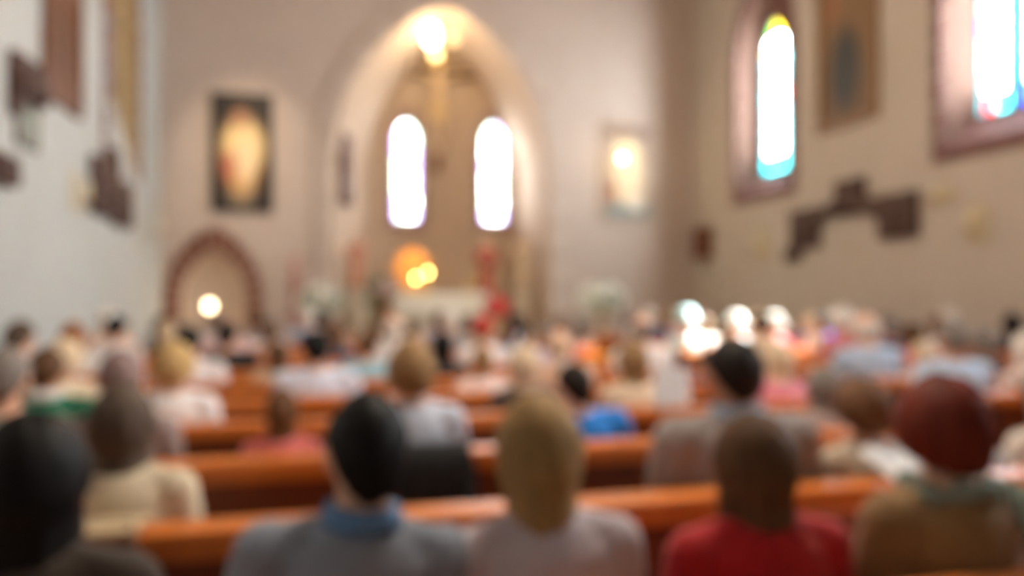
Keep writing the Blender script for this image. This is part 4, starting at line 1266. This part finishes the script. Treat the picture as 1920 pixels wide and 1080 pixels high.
ceiling_spot(pxl + 0.4, 12.6, 7.4, (pxl + 0.05, YF, 4.0), 260, math.radians(44), 'black ceiling spot lamp aimed at the dark painting')
ceiling_spot(2.6, 12.8, 7.6, (2.6, 16.0, 1.7), 380, math.radians(40), 'added unseen ceiling spot lamp brightening the altar')

# statues
def statue(x, y, z, h, robe, cloak, label, ped):
    t = empty('statue', (x, y, GZ + 0.001))
    bm = bmesh.new(); lathe(bm, [(0.30, 0), (0.30, 0.08), (0.20, 0.14), (0.17, ped - 0.18), (0.26, ped - 0.06), (0.26, ped)], 20); mesh_obj('pedestal', bm, M_STONE, t)
    bm = bmesh.new()
    q = h / 1.7
    loft(bm, [(ped, 0, 0, 0.24 * q, 0.20 * q), (ped + 0.4 * q, 0, 0, 0.21 * q, 0.17 * q), (ped + 0.9 * q, 0, 0, 0.18 * q, 0.14 * q), (ped + 1.25 * q, 0, 0, 0.21 * q, 0.13 * q), (ped + 1.38 * q, 0, 0, 0.15 * q, 0.10 * q), (ped + 1.44 * q, 0, 0, 0.06 * q, 0.06 * q)])
    for s_ in (-1, 1):
        tube(bm, [(s_ * 0.20 * q, 0, ped + 1.32 * q), (s_ * 0.27 * q, -0.03, ped + 1.05 * q), (s_ * 0.10 * q, -0.2 * q, ped + 1.08 * q)], [0.075 * q, 0.07 * q, 0.06 * q])
    mesh_obj('robe', bm, robe, t, True)
    bm = bmesh.new(); ell(bm, (0, -0.01, ped + 1.57 * q), (0.075 * q, 0.09 * q, 0.115 * q)); tube(bm, [(0, 0, ped + 1.40 * q), (0, 0, ped + 1.5 * q)], [0.05 * q, 0.05 * q])
    tube(bm, [(0, -0.095 * q, ped + 1.58 * q), (0, -0.11 * q, ped + 1.55 * q)], [0.008, 0.012], 8)
    M_PS = mat('painted_skin', (0.72, 0.50, 0.36), 0.5, 0.05)
    mesh_obj('head', bm, M_PS, t, True)
    for s_ in (-1, 1):
        bm = bmesh.new(); ell(bm, (s_ * 0.05 * q, -0.24 * q, ped + 1.1 * q), (0.022 * q, 0.045 * q, 0.04 * q))
        for f_ in range(4): tube(bm, [(s_ * (0.05 - 0.004 * f_) * q, (-0.225 - 0.02 * f_) * q, ped + 1.12 * q), (s_ * 0.012 * q, (-0.23 - 0.02 * f_) * q, ped + 1.19 * q)], [0.010 * q, 0.007 * q], 6)
        tube(bm, [(s_ * 0.045 * q, -0.21 * q, ped + 1.10 * q), (s_ * 0.02 * q, -0.19 * q, ped + 1.15 * q)], [0.011 * q, 0.008 * q], 6)
        mesh_obj('hand', bm, M_PS, t, True)
    bm = bmesh.new()
    loft(bm, [(ped + 0.10 * q, 0, 0.05 * q, 0.26 * q, 0.17 * q), (ped + 0.9 * q, 0, 0.05 * q, 0.23 * q, 0.13 * q), (ped + 1.36 * q, 0, 0.04 * q, 0.19 * q, 0.10 * q), (ped + 1.45 * q, 0, 0.03 * q, 0.10 * q, 0.08 * q)])
    mesh_obj('cloak', bm, cloak, t, True)
    return tag(t, label, 'statue', 'statues in the apse')
M_REDROBE = mat('painted_red_robe', (0.36, 0.07, 0.045), 0.55, 0.12, 6)
M_GOLDROBE = mat('painted_gold_robe', (0.80, 0.60, 0.26), 0.5, 0.1, 6)
M_CREAMROBE = mat('painted_cream_robe', (0.78, 0.62, 0.44), 0.55, 0.08, 6)
M_BROWNROBE = mat('painted_brown_robe', (0.24, 0.12, 0.06), 0.6, 0.12, 6)
statue(x_at(912, 16.6), 16.6, 0, 1.4, M_REDROBE, M_GOLDROBE, 'statue in red robe and gold cloak right of the altar', 0.80)
statue(x_at(980, 16.7), 16.7, 0, 1.15, M_CREAMROBE, M_BROWNROBE, 'smaller statue in cream robe and brown cloak at the right apse wall', 1.15)
statue(x_at(670, 16.6), 16.6, 0, 1.1, mat('painted_coral_robe', (0.62, 0.28, 0.18), 0.55, 0.1, 6), M_CREAMROBE, 'statue in coral robe at the left side of the apse', 1.1)

# dark lancet niche panel on the left apse side
pxm = 646
Yn = 16.75
nx = x_at(pxm, Yn)
t = empty('wood_panel', (0.305, Yn, 3.3))
ang = math.atan2(2.2, 0.8)
t.rotation_euler = (0, 0, ang)
za, zb = z_at(pxm, 385, Yn) - 3.3, z_at(pxm, 188, Yn) - 3.3
bm = bmesh.new()
pr = [(-0.32, za), (0.32, za), (0.32, zb - 0.5), (0.2, zb - 0.15), (0, zb), (-0.2, zb - 0.15), (-0.32, zb - 0.5)]
A = [bm.verts.new((a, -0.05, b)) for a, b in pr]; B = [bm.verts.new((a, 0.02, b)) for a, b in pr]
bm.faces.new(A); bm.faces.new(B)
for i in range(len(pr)): bm.faces.new((A[i], A[(i + 1) % 7], B[(i + 1) % 7], B[i]))
mesh_obj('board', bm, mat('dark_red_wood', (0.07, 0.02, 0.016), 0.9, 0.2, 5), t)
for z_ in (za + 0.4, za + 1.2):
    box_obj('crosspiece', -0.26, 0.26, -0.075, -0.05, z_, z_ + 0.08, M_WOOD, t, 0.006)
tag(t, 'dark red-brown pointed wooden panel on the left apse wall', 'panel')

# ------------------------------------------------------------------ flowers and plants
def flower_head(bm, m=8):
    for i in range(m):
        a = 2 * math.pi * i / m
        ell(bm, (0.03 * math.cos(a), 0.03 * math.sin(a), 0.004), (0.026, 0.016, 0.010), Matrix.Rotation(0, 4, 'Z'), 6, 4)
    ell(bm, (0, 0, 0.012), (0.016, 0.016, 0.014), None, 6, 4)
bm = bmesh.new(); flower_head(bm)
ME_FL = bpy.data.meshes.new('flower'); bm.to_mesh(ME_FL); bm.free()
for p in ME_FL.polygons: p.use_smooth = True
def bouquet(name, x, y, zbase, zmid, w, h, leafm, flm, label, nf=34, nl=150, stand=True, seed=1):
    rnd = random.Random(seed)
    t = empty(name, (x, y, zbase))
    zc = zmid - zbase
    if stand:
        bm = bmesh.new(); lathe(bm, [(0.18, 0), (0.18, 0.03), (0.03, 0.07), (0.03, zc - h * 0.75), (0.10, zc - h * 0.7), (0.13, zc - h * 0.4), (0.11, zc - h * 0.35), (0.02, zc - h * 0.4)], 18); mesh_obj('vase_stand', bm, M_BRASS, t, True)
    else:
        bm = bmesh.new(); lathe(bm, [(0.14, 0), (0.17, 0.1), (0.2, 0.32), (0.18, 0.33), (0.02, 0.3)], 18); mesh_obj('pot', bm, mat('terracotta', (0.30, 0.12, 0.06), 0.7, 0.15), t, True)
        bm = bmesh.new()
        for i in range(6): tube(bm, [(0.02 * i - 0.05, 0, 0.28), ((i - 2.5) * 0.05, rnd.uniform(-.1, .1), zc - h * 0.1)], [0.012, 0.007], 6)
        mesh_obj('stems', bm, M_GREEN, t, True)
    bm = bmesh.new()
    for i in range(nl):
        d = Vector((rnd.gauss(0, 1), rnd.gauss(0, 1), rnd.gauss(0, 1))).normalized() * rnd.random() ** 0.4
        c = Vector((d.x * w / 2, d.y * w / 2.6, zc + d.z * h / 2))
        M = Matrix.Translation(c) @ Matrix.Rotation(rnd.uniform(0, 6.28), 4, 'Z') @ Matrix.Rotation(rnd.uniform(-1.2, 1.2), 4, 'X')
        L = rnd.uniform(0.10, 0.18)
        v = [bm.verts.new(M @ Vector(p)) for p in ((0, -L / 2, 0), (L * 0.2, 0, 0.01), (0, L / 2, -0.01), (-L * 0.2, 0, 0.01))]
        v2 = [bm.verts.new(q.co - M.to_3x3() @ Vector((0, 0, 0.004))) for q in v]
        bm.faces.new(v); bm.faces.new(v2)
        for q in range(4): bm.faces.new((v[q], v[(q + 1) % 4], v2[(q + 1) % 4], v2[q]))
    o = mesh_obj('foliage', bm, leafm, t); o['kind'] = 'stuff'
    for i in range(nf):
        d = Vector((rnd.gauss(0, 1), -abs(rnd.gauss(0, 0.8)), rnd.gauss(0, 1))).normalized()
        f = link('flower', ME_FL, flm, t, Vector((d.x * w / 2, d.y * w / 2.6, zc + d.z * h / 2)))
        f.rotation_euler = d.to_track_quat('Z', 'Y').to_euler()
        k_ = rnd.uniform(1.4, 2.1); f.scale = (k_, k_, k_)
    return tag(t, label, 'flowers' if nf else 'plant', 'plants and flowers in the chancel')
bouquet('flower_arrangement', x_at(602, 14.6), 14.6, GZ, z_at(602, 566, 14.6), 0.85, 0.62, M_PGREEN, M_WHITEFL, 'white flower arrangement on a stand left of the altar', seed=3)
bouquet('flower_arrangement', x_at(1128, 14.6), 14.6, GZ, z_at(1128, 560, 14.6), 1.0, 0.62, mat('mint_leaf', (0.36, 0.58, 0.42), 0.6, 0.25, 9), M_WHITEFL, 'white and mint green flower arrangement right of the apse', nf=40, seed=4)
bouquet('potted_plant', x_at(702, 15.6), 15.6, GZ, z_at(702, 545, 15.6), 0.5, 0.65, M_GREEN, M_WHITEFL, 'dark green potted plant left of the altar', nf=0, stand=False, seed=5)
bouquet('flower_arrangement', x_at(930, 14.2), 14.2, GZ, z_at(930, 575, 14.2), 0.45, 0.34, M_GREEN, mat('red_petals', (0.62, 0.05, 0.05), 0.7, 0.15), 'red flower arrangement at the right end of the altar', nf=30, nl=60, seed=7)

# reddish pillar stand beside the niche, lectern
px_ = x_at(552, 15.5)
t = empty('pillar_stand', (px_, 15.5, GZ + 0.001))
zt = z_at(552, 482, 15.5) - GZ
bm = bmesh.new(); lathe(bm, [(0.16, 0), (0.16, 0.06), (0.09, 0.12), (0.085, zt - 0.55), (0.12, zt - 0.5), (0.12, zt - 0.47)], 20); mesh_obj('column', bm, mat('rose_marble', (0.42, 0.20, 0.16), 0.4, 0.2, 4), t, True)
bm = bmesh.new(); lathe(bm, [(0.07, zt - 0.47), (0.07, zt), (0.02, zt + 0.005)], 18); mesh_obj('candle', bm, mat('rose_wax', (0.55, 0.26, 0.20), 0.5, 0.06), t, True)
tag(t, 'rose-brown pillar stand with thick candle right of the niche', 'candle stand')
lx_ = x_at(722, 13.6)
t = empty('lectern', (lx_, 13.6, GZ + 0.001))
box_obj('base', -0.25, 0.25, -0.2, 0.2, 0, 0.06, M_WOOD, t, 0.01)
box_obj('post', -0.09, 0.09, -0.07, 0.07, 0.06, 0.98, M_WOOD, t, 0.01)
bm = bmesh.new()
v = [(-0.28, -0.2, 0.96), (0.28, -0.2, 0.96), (0.28, 0.22, 1.12), (-0.28, 0.22, 1.12)]
A = [bm.verts.new(q) for q in v]; B = [bm.verts.new((q[0], q[1], q[2] + 0.035)) for q in v]
bm.faces.new(A); bm.faces.new(B)
for i in range(4): bm.faces.new((A[i], A[(i + 1) % 4], B[(i + 1) % 4], B[i]))
mesh_obj('reading_desk', bm, M_WOOD, t)
tag(t, 'brown wooden lectern left of the altar', 'lectern')

# ------------------------------------------------------------------ things on the pews
def draped(name, row, px0, px1, drop_back, m, label, cat, seed=0, drop_front=0.2):
    """cloth folded over a pew rail"""
    y = PEW_Y[row]
    xa, xb = x_at(px0, y - 0.08), x_at(px1, y - 0.08)
    t_, n_ = (xb - xa), 18
    prof = [(0.075, 0.88 - drop_front), (0.072, 0.82), (0.066, 0.885), (0.02, 0.893), (-0.05, 0.893), (-0.088, 0.884), (-0.094, 0.82), (-0.10, 0.88 - drop_back * 0.5), (-0.10, 0.88 - drop_back)]
    bm = bmesh.new(); rows_ = []
    for k_, (py_, pz_) in enumerate(prof):
        out = 1 if py_ > 0 else -1
        amp = 0.012 * (k_ in (0, 7, 8)) + 0.004 * (k_ in (1, 6))
        rows_.append([bm.verts.new((-t_ / 2 + t_ * i / n_ + 0.02 * noise.noise(Vector((i * .3, k_, seed))) * (i in (0, n_)), py_ + out * amp * (0.5 + 0.5 * math.sin(i * 1.3 + seed)), pz_ + (0.02 * noise.noise(Vector((i * .4, seed, 2))) if k_ in (0, 8) else 0))) for i in range(n_ + 1)])
    for a, b in zip(rows_, rows_[1:]):
        for i in range(n_): bm.faces.new((a[i], a[i + 1], b[i + 1], b[i]))
    o = mesh_obj(name, bm, m, None, True)
    so = o.modifiers.new('thickness', 'SOLIDIFY'); so.thickness = 0.006; so.offset = 1
    o.location = ((xa + xb) / 2, y, 0)
    return tag(o, label, cat)
draped('jacket', 2, 742, 888, 0.30, mat('black_cloth', (0.006, 0.006, 0.006), 0.9, 0.1), 'black jacket hung over the pew behind the black-haired person', 'jacket', 1)
draped('shawl', 1, 128, 258, 0.42, mat('tan_cloth', (0.52, 0.40, 0.24), 0.9, 0.1), 'tan shawl draped over the pew in front of the long dark hair', 'shawl', 5)
# brown bag hanging on that pew
yb_ = PEW_Y[1] - 0.135
t = empty('shoulder_bag', (x_at(195, yb_), yb_, 0.872))
box_obj('pouch', -0.075, 0.075, -0.035, 0.015, -0.10, 0.035, mat('brown_leather', (0.12, 0.05, 0.02), 0.5, 0.2), t, 0.015)
box_obj('flap', -0.07, 0.07, -0.045, -0.034, -0.04, 0.03, mat('brown_leather', (0.12, 0.05, 0.02)), t, 0.004)
bm = bmesh.new(); tube(bm, [(-0.06, -0.01, 0.03), (-0.05, 0.05, 0.045), (0.05, 0.05, 0.045), (0.06, -0.01, 0.03)], [0.004] * 4, 6); mesh_obj('strap', bm, mat('brown_leather', (0.12, 0.05, 0.02)), t, True)
tag(t, 'brown leather bag hanging in front of the tan shawl', 'bag')

def booklet(x, y, z, rx, rz, w, h, label):
    t = empty('song_booklet', (x, y, z)); t.rotation_euler = (rx, 0, rz)
    M_PAPER = mat('white_paper', (0.82, 0.85, 0.88), 0.7, 0.03)
    for s_ in (-1, 1):
        bm = bmesh.new()
        pts = [(s_ * w * i / 6, -0.02 * math.sin(math.pi * i / 6) , 0) for i in range(7)]
        A = [bm.verts.new((p[0], p[1], 0)) for p in pts]; B = [bm.verts.new((p[0], p[1], h)) for p in pts]
        A2 = [bm.verts.new((p[0], p[1] + 0.004, 0)) for p in pts]; B2 = [bm.verts.new((p[0], p[1] + 0.004, h)) for p in pts]
        for i in range(6):
            bm.faces.new((A[i], A[i + 1], B[i + 1], B[i])); bm.faces.new((A2[i], B2[i], B2[i + 1], A2[i + 1]))
            bm.faces.new((A[i], A2[i], A2[i + 1], A[i + 1])); bm.faces.new((B[i], B[i + 1], B2[i + 1], B2[i]))
        bm.faces.new((A[0], B[0], B2[0], A2[0])); bm.faces.new((A[-1], A2[-1], B2[-1], B[-1]))
        mesh_obj('page', bm, M_PAPER, t, False)
    return tag(t, label, 'booklet', 'white song booklets')
yb_ = PEW_Y[1] - 0.02
booklet(x_at(1712, yb_), yb_, 0.883, math.radians(-62), 0.25, 0.09, 0.15, 'white open booklet lying on the pew rail left of the auburn hair')
yb_ = PEW_Y[3] - 0.045
booklet(x_at(1262, yb_), yb_, 0.884, math.radians(-8), 0.15, 0.105, 0.2, 'white open booklet propped upright on the pew rail left of the grey jacket')
